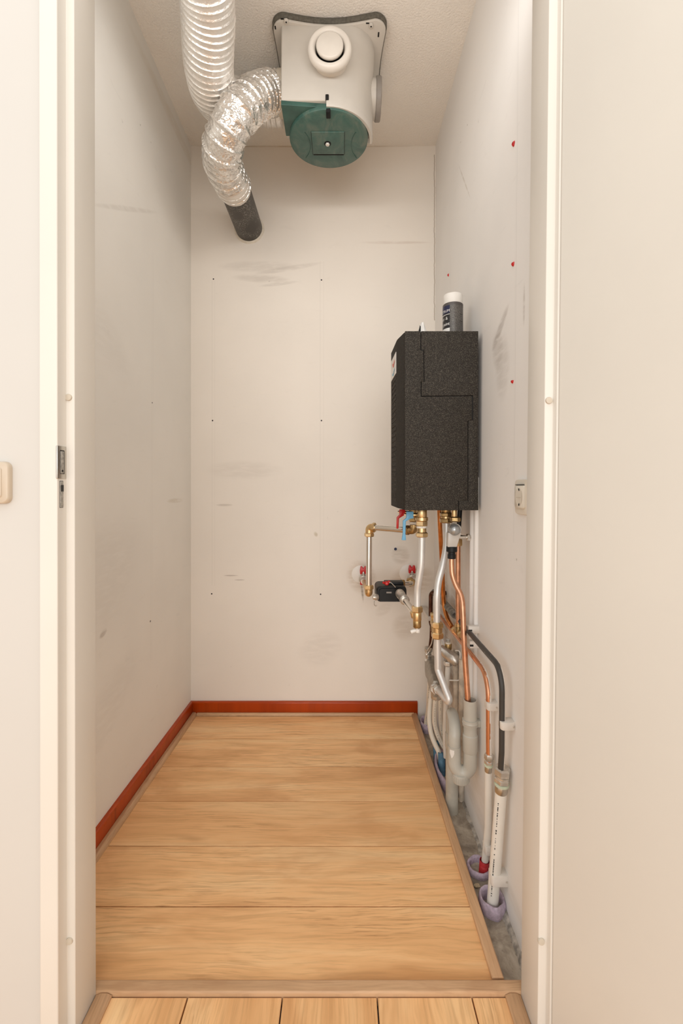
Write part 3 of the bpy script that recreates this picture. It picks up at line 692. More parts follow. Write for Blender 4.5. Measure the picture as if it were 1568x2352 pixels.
# wall cocks with red butterfly handles on the back wall
def wall_cock(u, v, label, hv, low, loc):
    d = 2.085; c = P(u, v, d); t = thing('wall_valve', label, 'valve', (c.x, YB, c.z), 'red-handled shut-off valves on the back wall')
    MB().lathe((c.x-.012, YB-.004, c.z), (0,1,0), [(.036,0),(.040,.002),(.041,.006)], 36).build('wall_plate', M['white_pl'], t)
    MB().lathe((c.x,YB,c.z-.014), (0,-1,0), [(.014,0),(.014,.02),(.019,.025),(.021,.04),(.019,.055),(.013,.06),(.013,.095)], 24).build('valve_body', M['nickel'], t)
    MB().cyl((c.x,d-.01,c.z), (0,0,1), .006, .022, 16).build('valve_stem', M['nickel'], t)
    h = MB()
    h.prism([(c.x+a*.016, d-.017, c.z+.020+z_) for a, z_ in ((-1,.006),(-.95,-.010),(-.55,-.013),(-.2,.0),(.2,.0),(.55,-.013),(.95,-.010),(1,.006),(.8,.024),(.35,.024),(0,.014),(-.35,.024),(-.8,.024))], (0,.014,0))
    h.build('handle', M['red'], t, bevel=.002)
    if low:
        h = MB(); h.prism([(c.x+a*.016, d-.030, c.z-.022+z_) for a, z_ in ((-1,-.014),(-.9,.0),(-.4,.012),(.4,.012),(1,0),(1,-.014))], (0,.012,0)); h.build('drain_cap', M['red'], t, bevel=.002)
    return t
wall_cock(834, 1322, 'red-handled shut-off valve on the back wall behind the upright chrome pipe', 0, True, 0)
W2 = wall_cock(945, 1320, 'red-handled shut-off valve on the back wall right of the black meter', 0, False, 0)
c2 = P(943,1337,1.99)
MB().nut(c2+Vector((0,.02,0)), (0,-1,0), .020, .03).build('union_nut', M['brass_dark'], W2)
b = MB(); b.tube(fillet([c2, c2+Vector((0,-.03,0)), c2+Vector((-.09,-.03,0))], .015), .0095, 20); b.build('connecting_pipe', M['chrome'], W2)
MB().nut(c2+Vector((-.030,-.03,0)), (-1,0,0), .0175, .022).build('union_nut', M['brass_dark'], W2)
MB().cyl(c2+Vector((-.055,-.03,-.004)), (-1,0,0), .0165, .03).build('filter_housing', M['nickel'], W2)

# black energy meter
dm = 1.80
mt = thing('energy_meter', 'black plastic heat meter with rounded corners between the pipes below the unit', 'meter', P(900,1383,1.86))
def rr(u0,u1,v0,v1,r,d,n=6,ex=0):
    a = P(u0,v1,d); c = P(u1,v0,d); x0,x1,z0,z1 = a.x-ex,c.x+ex,a.z-ex,c.z+ex
    pts = arc(x0+r,z0+r,r,PI,1.5*PI,n)+arc(x1-r,z0+r,r,-PI/2,0,n)+arc(x1-r,z1-r,r,0,PI/2,n)+arc(x0+r,z1-r,r,PI/2,PI,n)
    return [Vector((x,d,z)) for x,z in pts]
r0 = rr(864,934,1347,1383,.016,dm); 
def shift(r_, dy, s=1.0):
    cx_ = sum((p.x for p in r_))/len(r_); cz_ = sum((p.z for p in r_))/len(r_)
    return [Vector((cx_+(p.x-cx_)*s, p.y+dy, cz_+(p.z-cz_)*s)) for p in r_]
mb_ = MB().loft([shift(r0,0,.93), shift(r0,.004,.985), shift(r0,.012), shift(r0,.10), shift(r0,.11,.95)]).build('meter_housing', M['black'], mt, ang=40)
r1_ = rr(870,915,1352,1382,.012,dm-.004); MB().loft([shift(r1_,0,.96), shift(r1_,.003), shift(r1_,.012)]).build('meter_window', M['black'], mb_, ang=40)
tp = P(903,1347,dm); MB().box((tp.x-.03,1.835,tp.z-.004),(tp.x+.045,1.88,tp.z+.010)).build('meter_ridge', M['black'], mb_, bevel=.003)
MB().obox(P(893,1361,dm-.0045), (.010,0,0), (0,.0005,0), (0,0,.003)).build('meter_mark', M['cap_grey'], mb_)
rs_ = P(887,1340,1.80); b = MB(); b.lathe(rs_+Vector((0,.0,-.004)), (.2,-.3,1), [(.008,0),(.010,.005),(.007,.012),(.002,.014)], 7); b.sphere(rs_+Vector((-.011,0,.003)), .005, 10); b.sphere(rs_+Vector((.010,.002,.006)), .0055, 10); b.build('red_seal', M['red'], mt)
MB().tube(fillet([rs_+Vector((.004,0,.004)), rs_+Vector((.018,-.004,.004)), rs_+Vector((.035,-.006,-.014))], .006), .0014, 8).build('seal_wire', M['nickel'], mt)
pl = P(861,1371,1.80); b = MB(); b.lathe(pl+Vector((.012,0,0)), (-1,-.25,0), [(.011,0),(.013,.004),(.013,.012),(.010,.016),(.0085,.022),(.0,.023)], 20); pgo = b.build('brass_plug', M['nickel'], mt)
MB().tube(catmull([pl+Vector((-.004,-.012,-.012)), pl+Vector((-.004,-.014,-.026)), pl+Vector((.003,-.014,-.033)), pl+Vector((.006,-.014,-.028))], .002), .0017, 8).build('plug_hook', M['nickel'], pgo)

# aluminium pipe from the blue valve to the tee, branch to the meter
AP = thing('water_pipe', 'white aluminium pipe dropping from the blue-lever valve to a brass tee', 'pipe', P(957,1450,1.49))
MB().tube(catmull(pp([(968.5,1230,1.48),(968,1265,1.48),(966.5,1300,1.48),(961,1335,1.485),(958.5,1360,1.49),(958,1395,1.49)]), .006), .0107, 24).build('pipe', M['alu'], AP)
x_ = P(957.5,0,1.49).x
stack(957.5, 1.49, [('tee_nut','n',1392,1406,.0180,M['brass']),('tee_body','c',1405,1425,.0140,M['brass']),('drain_body','c',1424,1441,.0130,M['brass_dark']),('drain_ring','c',1440.5,1444,.0090,M['nickel'])], AP)
b = MB(); b.cyl(P(959,1443,1.49), (0,0,-1), .0078, .013); wp = b.build('white_plug', M['white_pl'], AP)
MB().cyl(P(958,1446.5,1.49), (-1,0,-.35), .0060, .022).build('plug_spout', M['white_pl'], wp)
tb = P(955,1413,1.49); ta = P(917,1362,1.77); bd = (ta-tb).normalized()
MB().tube([tb, ta], .0105, 24).build('branch_pipe', M['chrome'], AP)
MB().nut(tb+bd*.004, bd, .0175, .016).build('tee_nut', M['brass'], AP)
b = MB(); b.lathe(ta-bd*.105, bd, [(.0135,0),(.0175,.003),(.0175,.020),(.0155,.024),(.0155,.07),(.0175,.075),(.0175,.10),(.014,.105)], 20); b.build('union', M['nickel'], AP)

# ------------------------------------------------------------------ pipes under the unit, right group
bc = thing('brass_fitting', 'cluster of dark brass threaded nuts under the heating unit above the grey pipe', 'fitting', P(1024,1168,1.55))
xb_ = P(1024,0,1.55); 
stack(1024, 1.55, [('ring','c',1160,1178,.0165,M['brass_dark']),('nut','n',1177,1187,.0205,M['brass_dark']),('ring','c',1186,1191,.0175,M['brass']),('nut','n',1190,1201,.0215,M['brass_dark'])], bc)
A2 = thing('water_pipe', 'grey aluminium pipe bending down beside the copper, joined by a brass coupling', 'pipe', P(1004,1600,1.50))
MB().tube(catmull(pp([(1025,1195,1.55),(1025.5,1225,1.545),(1023.5,1262,1.535),(1016,1300,1.52),(1007,1335,1.51),(1003.5,1365,1.50),(1003,1400,1.50),(1003,1436,1.50)]), .006), .0112, 24).build('pipe', M['alu'], A2)
b = MB(); hp = fillet(pp([(1004.5,1460,1.50),(1005,1545,1.50),(1032,1617,1.44),(1003,1580,1.60)]), .016, 12)
hp = fillet([P(1004.5,1460,1.50), P(1005.5,1538,1.50), P(1031.5,1606,1.45), P(1029,1612,1.455), P(1003,1582,1.62)], .013, 10)
b.tube(hp, .0112, 24); b.build('hairpin_pipe', M['alu'], A2)
stack(1004, 1.50, [('coupling_nut','n',1428,1442,.0190,M['brass']),('coupling_body','c',1441,1452,.0160,M['brass']),('coupling_nut','n',1451,1466,.0190,M['brass'])], A2)
b = MB(); hd = (P(1003,1582,1.62)-P(1029,1612,1.455)).normalized(); b.nut(P(1003,1582,1.62)-hd*.02, hd, .018, .02); b.build('port_nut', M['nickel'], A2)
# safety valve
sv = thing('safety_valve', 'pale grey safety valve with round grey knob and black outlet', 'safety valve', P(1041,1200,1.46))
dS = 1.46
MB().cyl(P(1043,1166,dS), (0,0,-1), .0085, .030).build('inlet', M['brass'], sv)
MB().nut(P(1045,1187,dS), (0,0,-1), .0165, .016).build('inlet_nut', M['brass_dark'], sv)
kb = P(1044,1216,dS)
b = MB(); b.lathe(kb+Vector((0,.012,0)), (0,-1,0), [(.0175,0),(.0195,.003),(.0195,.020),(.0180,.023)], 32); bo = b.build('valve_body', M['pale_grey'], sv)
MB().prism([P(u,v,dS)-Vector((0,.014,0)) for u,v in ((1026.5,1222),(1058.5,1222),(1052,1238),(1047,1256),(1025.5,1256))], (0,.028,0)).build('outlet_body', M['pale_grey'], sv, bevel=.004)
MB().lathe(kb+Vector((-.004,-.010,0)), (0,-1,0), [(.0175,0),(.0180,.006),(.0165,.013),(.012,.018),(.006,.0205),(.0,.021)], 32).build('knob', M['knob'], sv)
MB().tube([P(1054,1233.5,dS), P(1071,1234,dS)], .0062, 20).build('side_outlet', M['chrome'], sv)
MB().nut(P(1071,1234,dS), (1,0,0), .0112, .012).build('side_nut', M['chrome'], sv)
stack(1037, dS, [('outlet_cap','c',1255,1267,.0172,M['black']),('outlet_neck','c',1266,1274,.0115,M['black']),('outlet_sleeve','c',1273,1283,.0130,M['black'])], sv)
# copper discharge pipe down into the grey trap
tag(MB().tube(catmull(pp([(1036.8,1281,1.46),(1037,1300,1.455),(1039,1322,1.45),(1047,1345,1.44),(1056,1362,1.43),(1061,1380,1.42),(1063,1410,1.41),(1065,1460,1.40),(1067.5,1510,1.395),(1071,1560,1.39),(1073.8,1600,1.385),(1075,1625,1.385)]), .006), .0083, 24).build('copper_pipe', M['copper'], None, P(1075,1625,1.385)),
    'pink copper discharge pipe from the black safety-valve outlet down into the grey trap', 'pipe')
# second copper with tee on the wall pipe
CP2 = thing('copper_pipe', 'upright copper pipe behind the safety valve ending in a brass tee', 'pipe', P(1052,1445,1.53))
MB().tube(catmull(pp([(1051.5,1245,1.53),(1051.5,1330,1.53),(1052,1400,1.53),(1052.5,1434,1.53)]), .01), .0082, 24).build('pipe', M['copper'], CP2)
stack(1052, 1.53, [('top_nut','n',1237,1254,.0125,M['brass']),('top_ring','c',1228,1238,.010,M['brass'])], CP2)
MB().tube(pp([(1056,1170,1.53),(1052,1232,1.53)]), .0075, 16).build('pipe', M['black'], CP2)
stack(1052.5, 1.53, [('tee_collar','c',1431.5,1439,.0108,M['brass']),('tee_body','c',1438,1456,.0098,M['brass_dark'])], CP2)
# orange copper
tag(MB().tube(catmull(pp([(1008.5,1168,1.62),(1010.5,1215,1.63),(1013,1262,1.66),(1016,1320,1.70),(1017.5,1365,1.72),(1020,1395,1.72),(1028,1422,1.69),(1038,1440,1.65)]), .006), .0078, 20).build('copper_pipe', M['copper_o'], None, P(1038,1440,1.65)),
    'bright orange copper pipe dropping from the unit behind the grey aluminium pipe', 'pipe')
# brown copper loop by the back corner
BL = thing('copper_pipe', 'dark brown copper loop clipped to the back wall beside the corner', 'pipe', P(988,1430,1.95))
MB().tube(fillet([P(1022,1362,1.86), P(989,1361,1.95), P(988.5,1436,1.95), P(1010,1452,1.86)], .022, 8), .0085, 18).build('pipe', M['copper_d'], BL)
MB().box((P(981,0,1.95).x,1.935,P(0,1424,1.95).z),(P(994,0,1.95).x,YB,P(0,1414,1.95).z)).build('clip', M['clip'], BL, bevel=.002)
stack(996, 1.80, [('fitting','n',1407,1418,.014,M['brass']),('fitting','c',1417,1425,.0115,M['brass']),('fitting','n',1424,1436,.0140,M['brass']),('fitting','c',1435,1450,.0115,M['brass_dark'])], BL)
# wall pipes running back along the right wall
DP = thing('heating_pipe', 'dark grey pipe along the right wall bending down to a thick white pipe', 'pipe', P(1128,2100,1.163))
xw = .3855; zw = .594
MB().tube(fillet([Vector((.392,1.78,.590)), Vector((xw,1.30,zw)), Vector((xw,1.112,zw)), Vector((.3845,1.112,.40)), Vector((.3840,1.122,.325))], .052, 12), .0075, 22).build('pipe', M['dark_pipe'], DP)
MB().tube(fillet([Vector((.388,1.96,.592)), Vector((.392,1.80,.592)), Vector((.391,1.60,.592))], .03), .013, 18, True, lambda L,t,q_: .0128+.0022*math.sin(L*130+t)).build('wrapping', M['wraptape'], DP)
def fit_stack(top, bot, d0_, items, par):
    dirv = (bot-top).normalized()
    for nm, kind, s0, s1, r, m in items:
        o = top+dirv*s0
        (MB().nut(o, dirv, r, s1-s0) if kind == 'n' else MB().cyl(o, dirv, r, s1-s0)).build(nm, m, par)
t0 = P(1154.5,1762,1.122); t1 = P(1129,2098,1.163)
dl = (t1-t0).normalized()
# the thick pipe leans back slightly towards the floor
fit_stack(t0, t1, 0, [('nut','n',0,.022,.0195,M['nickel']),('ring','c',.021,.026,.0165,M['nickel']),('nut','n',.025,.040,.0190,M['nickel']),('green_ring','c',.039,.046,.0178,M['greenring']),('sleeve','c',.045,.066,.0152,M['steel'])], DP)
wpipe = MB().tube([t0+dl*.06, t1+dl*.03], .0140, 26).build('white_pipe', M['pex_w'], DP)
b = MB(); rnd = random.Random(4)
for i in range(150):
    if rnd.random() < .5: continue
    q_ = i/149; c_ = lerp(t0+dl*.075, t1, q_); f_ = Vector((-.62,-.78,0)); 
    if c_.z < .02: continue
    c_ = c_+f_*.01405+Vector((0, .003*math.sin(PI*q_)*0, 0)); b.obox(c_, Vector((.78,-.62,0))*(.0004+.0009*rnd.random()), (0,0,.0004+.0006*rnd.random()), f_*.0012)
b.build('print', M['ink'], wpipe)
CW = thing('heating_pipe', 'copper pipe with flaking white paint along the right wall bending down', 'pipe', P(1111,2004,1.27))
xc = .3925; zcu = .528
MB().tube(fillet([Vector((.392,1.86,.520)), Vector((xc,1.60,.524)), Vector((xc,1.40,zcu)), Vector((xc,1.237,zcu)), Vector((.3925,1.237,.35)), P(1123,1750,1.237)], .062, 12), .0076, 22).build('pipe', M['cu_wall'], CW)
t2 = P(1123,1731,1.237); t3 = P(1110,2005,1.275); dl2 = (t3-t2).normalized()
fit_stack(t2, t3, 0, [('nut','n',0,.018,.0128,M['nickel']),('nut','n',.019,.030,.0120,M['nickel']),('green_ring','c',.029,.035,.0118,M['greenring']),('sleeve','c',.034,.052,.0100,M['steel'])], CW)
MB().tube([t2+dl2*.05, P(1120.5,1900,1.255), t3+dl2*.02], .0096, 22).build('white_pipe', M['pex_w'], CW)
MB().cyl(P(1053,1445,1.56), (0,1,0), .0125, .022).build('tee_arm', M['brass_dark'], CW)
MB().nut(P(1044,1449,1.60), (0,1,0), .0125, .014).build('tee_nut', M['brass'], CW)
MB().nut(P(1060,1459,1.50), (0,1,0), .0125, .014).build('tee_nut', M['brass'], CW)
# saddle clips
def clip(u0, u1, v0, v1, d, label, depth=.024):
    a, c = P(u0, v1, d), P(u1, v0, d); xw_ = XR(d, a.z)+.002
    t = thing('pipe_clip', label, 'pipe clip', (xw_, d, (a.z+c.z)/2), 'painted clips holding the wall pipes')
    cx_ = (a.x+c.x)/2; b = MB()
    x0, x1 = a.x, min(c.x, xw_)
    b.prism([(xw_,d+.014,a.z),(xw_,d-.012,a.z),(x1-.002,d-.016,a.z),(x0+.004,d-.016,a.z),(x0,d-.010,a.z),(x0,d+.010,a.z),(x0+.004,d+.014,a.z)], (0,0,c.z-a.z))
    b.build('saddle', M['clip'], t, bevel=.0015)
    MB().cyl(Vector((xw_-.006,d-.0155,(a.z+c.z)/2)), (0,-1,0), .0025, .0015, 12).build('clip_screw', M['nickel'], t)
clip(1115,1142,1610,1627,1.238,'painted clip on the copper wall pipe just below its bend')
clip(1146,1174,1653,1671,1.113,'painted clip on the dark grey wall pipe below its bend')
clip(1110,1136,1937,1956,1.262,'painted clip on the thinner white pipe just above the red sleeve')
clip(1124,1166,2001,2026,1.152,'white clip on the thick white pipe just above the floor')
for u, v, d, lab_ in ((1080,1447,1.405,'small metal bracket behind the dark grey wall pipe'),(1083,1481,1.400,'small white bracket behind the copper wall pipe')):
    c = P(u, v, d); t = thing('pipe_bracket', lab_, 'bracket', (XR(d,c.z), d, c.z))
    MB().box((c.x-.006,d-.004,c.z-.010),(XR(d,c.z)+.002,d+.014,c.z+.012)).build('bracket_body', M['clip'], t, bevel=.002)
    MB().box((c.x-.0065,d-.0045,c.z-.004),(c.x+.004,d-.003,c.z+.002)).build('bracket_slot', M['seam'], t)
# white painted conduits down the right wall
for u, d, lab_ in ((1078,1.462,'white-painted conduit on the right wall behind the copper discharge pipe'),(1091,1.425,'white-painted conduit on the right wall, the one nearer the doorway')):
    x = XR(d,.5)-.006
    tag(MB().tube([(XR(d,Z0+.1)-.004,d,Z0+.1),(XR(d,.5)-.004,d,.5),(XR(d,.24)-.004,d,.24)], .0105 if d > 1.45 else .007, 20).build('wall_conduit', M['wall_right'], None, (x,d,.24)), lab_, 'conduit')
for u, d, v0, v1, lab_ in ((1040,1.66,1500,1740,'brown-stained pipe on the right wall behind the hairpin bend'),(1050,1.57,1560,1720,'brown-stained thin pipe on the right wall behind the grey trap')):
    x = XR(d,.3)-.009
    tag(MB().tube([(x,d,.45),(x,d,.2),(XR(d,0)-.009,d,-.03)], .0095, 18).build('wall_conduit', M['stained'], None, (x,d,-.03)), lab_, 'conduit')

# ------------------------------------------------------------------ grey waste trap
TR = thing('drain_trap', 'grey plastic drain trap with a U-bend beside the right wall', 'drain trap', P(1040,1855,1.52))
dI = 1.385
xi = P(1079.5,0,dI).x; xo = P(1043,0,1.40).x
zt = zz(1607,dI); rI = .0197
b = MB(); b.lathe((xi,dI,zt), (0,0,-1), [(.0172,.03),(.0172,0),(rI,0),(rI,.115)], 36, caps=False); b.build('inlet_pipe', M['pvc'], TR)
MB().lathe((xi,dI,zt-.03), (0,0,-1), [(.0175,0),(.0175,.003)], 28).build('inlet_bore', M['seam'], TR)
zs0, zs1 = zz(1686,dI), zz(1726,dI)
MB().lathe((xi,dI,zs0), (0,0,-1), [(rI,-.001),(.0222,.002),(.0222,zs0-zs1-.003),(.0205,zs0-zs1)], 36).build('inlet_socket', M['pvc'], TR)
zu = zz(1756,dI); ru = (xi-xo)/2
up = [Vector((xi,dI,zs1+.004)), Vector((xi,dI,zu))]
for i in range(1,15):
    a = PI*i/15; up.append(Vector(((xi+xo)/2+ru*math.cos(a), lerp(dI,1.40,i/15), zu-ru*1.25*math.sin(a))))
zl0 = zz(1712,1.40)
up += [Vector((xo,1.40,zu)), Vector((xo,1.40,zl0))]
MB().tube(up, .0198, 32).build('u_bend', M['pvc'], TR)
MB().cyl((xo,1.40,zz(1713,1.40)), (0,0,-1), .0196, zz(1713,1.40)-zz(1739,1.40), 36).build('outlet_socket', M['pvc'], TR)
xd, dd_ = P(1037.5,0,1.515).x, 1.515
zt2 = zz(1674,1.42)
tb_ = [Vector((xo,1.40,zl0-.002)), Vector((xo,1.40,zt2-.012))]
for i in range(1,14):
    a = PI*i/14; tb_.append(Vector((lerp(xo,xd,i/14), (1.40+dd_)/2-(dd_-1.40)/2*math.cos(a), zt2-.012+.030*math.sin(a))))
tb_ += [Vector((xd,dd_,.20))]
MB().tube(tb_, .0182, 32).build('top_bend', M['pvc'], TR)
MB().cyl((xd,dd_,zz(1682,dd_)), (0,0,-1), .0222, .05, 32).build('outlet_collar', M['pvc'], TR)
MB().cyl((xd,dd_,.25), (0,0,-1), .0200, .295, 32).build('down_pipe', M['pvc_dirty'], TR)
zn = zu-ru*1.25-.012
cap = MB().lathe(((xi+xo)/2-.005,1.392,zn), (0,0,-1), [(.0200,-.012),(.0240,-.010),(.0250,-.006),(.0250,.012),(.0235,.015),(.0,.015)], 40).build('clean_out_cap', M['pvc'], TR)
for i in range(16):
    a = PI+PI*i/15; c_ = Vector(((xi+xo)/2-.005+.0252*math.cos(a), 1.392+.0252*math.sin(a), zn-.003))
    MB().obox(c_, (-.0008*math.sin(a),.0008*math.cos(a),0), (.0008*math.cos(a),.0008*math.sin(a),0), (0,0,.0085)).build('grip_rib', M['pvc'], cap)
# clamp
zk = zz(1659,dI)
cl = MB().lathe((xi,dI,zk), (0,0,-1), [(.0205,-.010),(.0232,-.009),(.0228,-.002),(.0240,0),(.0228,.004),(.0225,.009),(.0205,.010)], 36).build('clamp', M['pvc'], TR)
MB().box((xi+.018,dI-.010,zk-.011),(XR(dI,zk)+.001,dI+.010,zk+.008)).build('clamp_arm', M['pvc'], cl, bevel=.002)
b = MB(); rs = []; zp = zz(1716,1.40)
for i in range(9):
    a = lerp(-PI*.80, -PI*.58, i/8); lo_ = .018*math.sin(PI*(i+.6)/9.2)+.004*noise.noise(Vector((i*1.3,0,2)))
    rs.append([Vector((xo+r*math.cos(a), 1.40+r*math.sin(a), z)) for r, z in ((.0199,zp),(.0202,zp),(.0202,zp-.006-lo_),(.0199,zp-.006-lo_))])
b.loft(rs).build('paint_patch', M['white_pl'], TR, ang=60)

# ------------------------------------------------------------------ floor manifold and its cream pipes
MF = thing('manifold', 'dull grey metal manifold with cream pipes under it by the back corner', 'manifold', P(990,1600,1.75))
fa_, fb_ = P(988,1524,1.93), P(1000,1583,1.63)
ad = (fb_-fa_).normalized(); upv = Vector((0,0,1)); sdv = ad.cross(upv).normalized()
def sec(c, w, h, zo=0): return [c+sdv*x+upv*(z+zo) for x, z in ((-w,-h*.5),(-w*.6,-h),(w*.6,-h),(w,-h*.5),(w,h*.5),(w*.55,h),(-w*.55,h),(-w,h*.5))]
b = MB(); L_ = (fb_-fa_).length
b.loft([sec(fa_,.016,.030),sec(fa_+ad*.02,.024,.040),sec(fa_+ad*.10,.025,.040),sec(fa_+ad*.14,.021,.036),sec(fa_+ad*.22,.020,.035),sec(fa_+ad*.25,.016,.032),sec(fb_,.014,.030)])
mfb = b.build('manifold_body', M['manifold'], MF, bevel=.004, ang=30)
MB().cyl(fb_-ad*.03+Vector((.004,0,.008)), (0,0,-1), .0185, .052, 28).build('front_port', M['nickel'], MF)
MB().nut(fb_-ad*.012, ad, .021, .016).build('port_ring', M['nickel'], MF)
tpz = P(985,1516,1.88)
stack(983, 1.88, [('top_ring','c',1512,1518,.0135,M['white_pl']),('spring_coil','c',1507,1512,.0120,M['nickel']),('spring_coil','c',1502,1506.5,.0135,M['nickel']),('spring_coil','c',1497,1501.5,.0125,M['nickel']),('top_nut','n',1486,1497,.0165,M['nickel'])], MF)
MB().tube(pp([(992,1436,1.86),(991,1465,1.87),(988,1492,1.88)]), .009, 16).build('riser', M['copper_d'], MF)
MB().tube(catmull(pp([(994,1462,1.84),(990,1480,1.85),(980,1496,1.86),(979,1504,1.86),(985,1497,1.86),(990,1489,1.855)]), .004), .0028, 8).build('seal_wire', M['nickel'], MF)
MB().tube(pp([(978,1490,1.86),(981,1502,1.86)]), .003, 8).build('wire_end', M['nickel'], MF)
def cream(path, label, r, m='pex', marks=None, grp='cream pipes rising from the floor'):
    pts = catmull(pp(path), .008); t = thing('floor_pipe', label, 'pipe', pts[-1], grp)
    po = MB().tube(pts, r, 20).build('pipe', M[m], t)
    if marks:
        b = MB(); L = 0; rnd = random.Random(marks)
        for i in range(1, len(pts)):
            L += (pts[i]-pts[i-1]).length
            T = (pts[i]-pts[i-1]).normalized(); f_ = Vector((-.35+.1*(marks % 3),-1,0)); f_ = (f_-T*f_.dot(T)).normalized(); s_ = T.cross(f_)
            for kk in range(2):
                if rnd.random() < .62:
                    c = lerp(pts[i-1], pts[i], kk*.5+.25)+f_*(r+.0001); b.obox(c, s_*(.0004+.0007*rnd.random()), T*(.0004+.0007*rnd.random()), f_*.0003)
        b.build('print', M['ink'], po)
    return t
cream([(987,1560,1.90),(984,1600,1.93),(983,1630,1.97),(979,1652,2.00),(977,1672,2.01)], 'cream pipe nearest the back wall, entering the lilac felt at the corner', .0088, marks=3)
cream([(991,1585,1.84),(987,1625,1.83),(986,1655,1.81),(990,1685,1.79),(999,1710,1.77),(1008,1729,1.75),(1011,1750,1.74)], 'cream pipe curving forward into the front blue sleeve', .0092)
cream([(1001,1590,1.76),(998,1630,1.77),(998,1660,1.78),(1004,1685,1.78),(1013,1705,1.78),(1022,1722,1.77),(1028,1745,1.76)], 'printed cream pipe curving forward into the red sleeve behind the trap', .0092, marks=5)
cream([(1012,1585,1.74),(1011,1630,1.77),(1012,1660,1.79),(1016,1690,1.80),(1024,1720,1.80)], 'printed cream pipe second from the wall, behind the hairpin bend', .0088, marks=8)
WV = thing('floor_pipe', 'straight white pipe hanging from the nickel angle valve on the right wall', 'pipe', P(1024,1730,1.70), 'cream pipes rising from the floor')
MB().tube(catmull(pp([(1029,1520,1.64),(1027,1560,1.65),(1024,1620,1.68),(1022,1680,1.70),(1024,1740,1.70)]), .01), .0092, 20).build('pipe', M['pex_w'], WV)
NV = thing('angle_valve', 'nickel angle valve with cream knob on the right wall behind the hairpin pipe', 'valve', P(1031,1510,1.64))
MB().nut(P(1028,1519,1.64), (0,0,-1), .0145, .016).build('outlet_nut', M['nickel'], NV)
cN = P(1032,1506,1.64); dN = Vector((.75,-.45,-.50)).normalized()
MB().lathe(cN-dN*.045, dN, [(.011,0),(.016,.006),(.016,.022),(.0185,.028),(.0185,.046),(.021,.050),(.021,.074),(.017,.082)], 24).build('valve_body', M['nickel'], NV)
MB().cyl(P(1029,1491,1.66), (0,0,1), .0125, .020).build('knob_base', M['brass_dark'], NV)
MB().lathe(P(1029,1484,1.66), (0,0,1), [(.008,0),(.0100,.002),(.0100,.010),(.0085,.014),(.004,.014),(.0038,.010)], 20).build('knob', M['pex'], NV)
MB().tube([P(1012,1462,1.74), P(1026,1492,1.68)], .0125, 18).build('pipe_stub', M['alu'], NV)
MB().cyl(P(1029,1467,1.72), (0,0,-1), .0075, .012).build('white_stub', M['pex_w'], NV)
wl = [P(1046,1494,1.60), P(1056.5,1494.5,1.58), P(1055,1563,1.58), P(1032,1562.5,1.62)]
WB = thing('wall_bracket', 'thin white wire loop bracket on the right wall beside the copper discharge pipe', 'bracket', wl[2])
MB().tube(fillet(wl, .012), .0022, 10).build('wire_loop', M['white_pl'], WB)
MB().box((wl[1].x-.004,1.578,P(0,1532,1.58).z),(wl[1].x+.004,1.584,P(0,1526,1.58).z)).build('wire_clip', M['white_pl'], WB)
# sleeves
def sleeve(u, v0, v1, d, r, m, label, lean=(0,0), ribs=0):
    a, c = P(u, v0, d), P(u+lean[0], v1, d+lean[1])
    def rf(L,t,q_): return r*(1+(.05*math.sin(L*2*PI/.0042) if ribs else 0))
    n = 40; path = [a.lerp(c, i/n) for i in range(n+1)]
    b = MB(); b.tube(path, r, 26, False, rf)
    ip = [a.lerp(c, i/6) for i in range(7)]; b.tube(ip, r-.0022, 26, False)
    return tag(b.build('pipe_sleeve', M[m], None, c, ang=60), label, 'pipe sleeve', 'coloured sleeves around the floor pipes')
sleeve(1013.5,1729,1790,1.735,.0130,'sleeve_blue','blue pipe sleeve around the cream pipe, nearest the trap', (1,-.03))
sleeve(1001,1702,1768,1.80,.0125,'sleeve_blue','blue pipe sleeve half hidden behind the front blue one', (3,-.03))
sleeve(1022,1708,1775,1.83,.0130,'sleeve_red','red pipe sleeve behind the front blue sleeve', (2,-.03))
sleeve(985,1655,1676,2.03,.0115,'sleeve_red','small red pipe sleeve by the back wall corner')
sleeve(1112.5,1976,2010,1.268,.0125,'sleeve_red','ribbed red sleeve around the thinner white pipe near the floor', (-3,.005), 1)
# lilac felt collars in the screed
def felt(c, rx, ry, h, label, seed, t=.010):
    wob = lambda th, z: .10*noise.noise(Vector((math.cos(th)*1.6+seed, math.sin(th)*1.6, z*20)))+.03*noise.noise(Vector((math.cos(th)*7+seed, math.sin(th)*7, z*60)))
    b = MB(); b.lathe((c[0],c[1],-.032), (0,0,1), [(1.0,0),(1.10,h*.4),(1.06,h*.8),(.98,h),(.86,h*.97),(.80,h*.7),(.80,0)], 56, wob, caps=False, sx=rx, sy=ry)
    return tag(b.build('felt_collar', M['felt'], None, (c[0],c[1],-.03), ang=80), label, 'felt collar', 'lilac felt collars around the floor pipes')
c4 = P(1131,2078,1.165); felt((c4.x-.001,1.166), .0300, .034, .034, 'lilac felt collar around the thick white pipe at the doorway end', 1.0)
c3 = P(1104,1995,1.28); felt((c3.x-.004,1.282), .031, .034, .020, 'lilac felt collar around the red-sleeved white pipe', 4.0)
felt((.378,1.69), .030, .115, .045, 'long lilac felt collar around the blue sleeves behind the trap', 7.0)
felt((.372,2.035), .028, .045, .040, 'lilac felt collar at the foot of the back wall corner', 9.0)
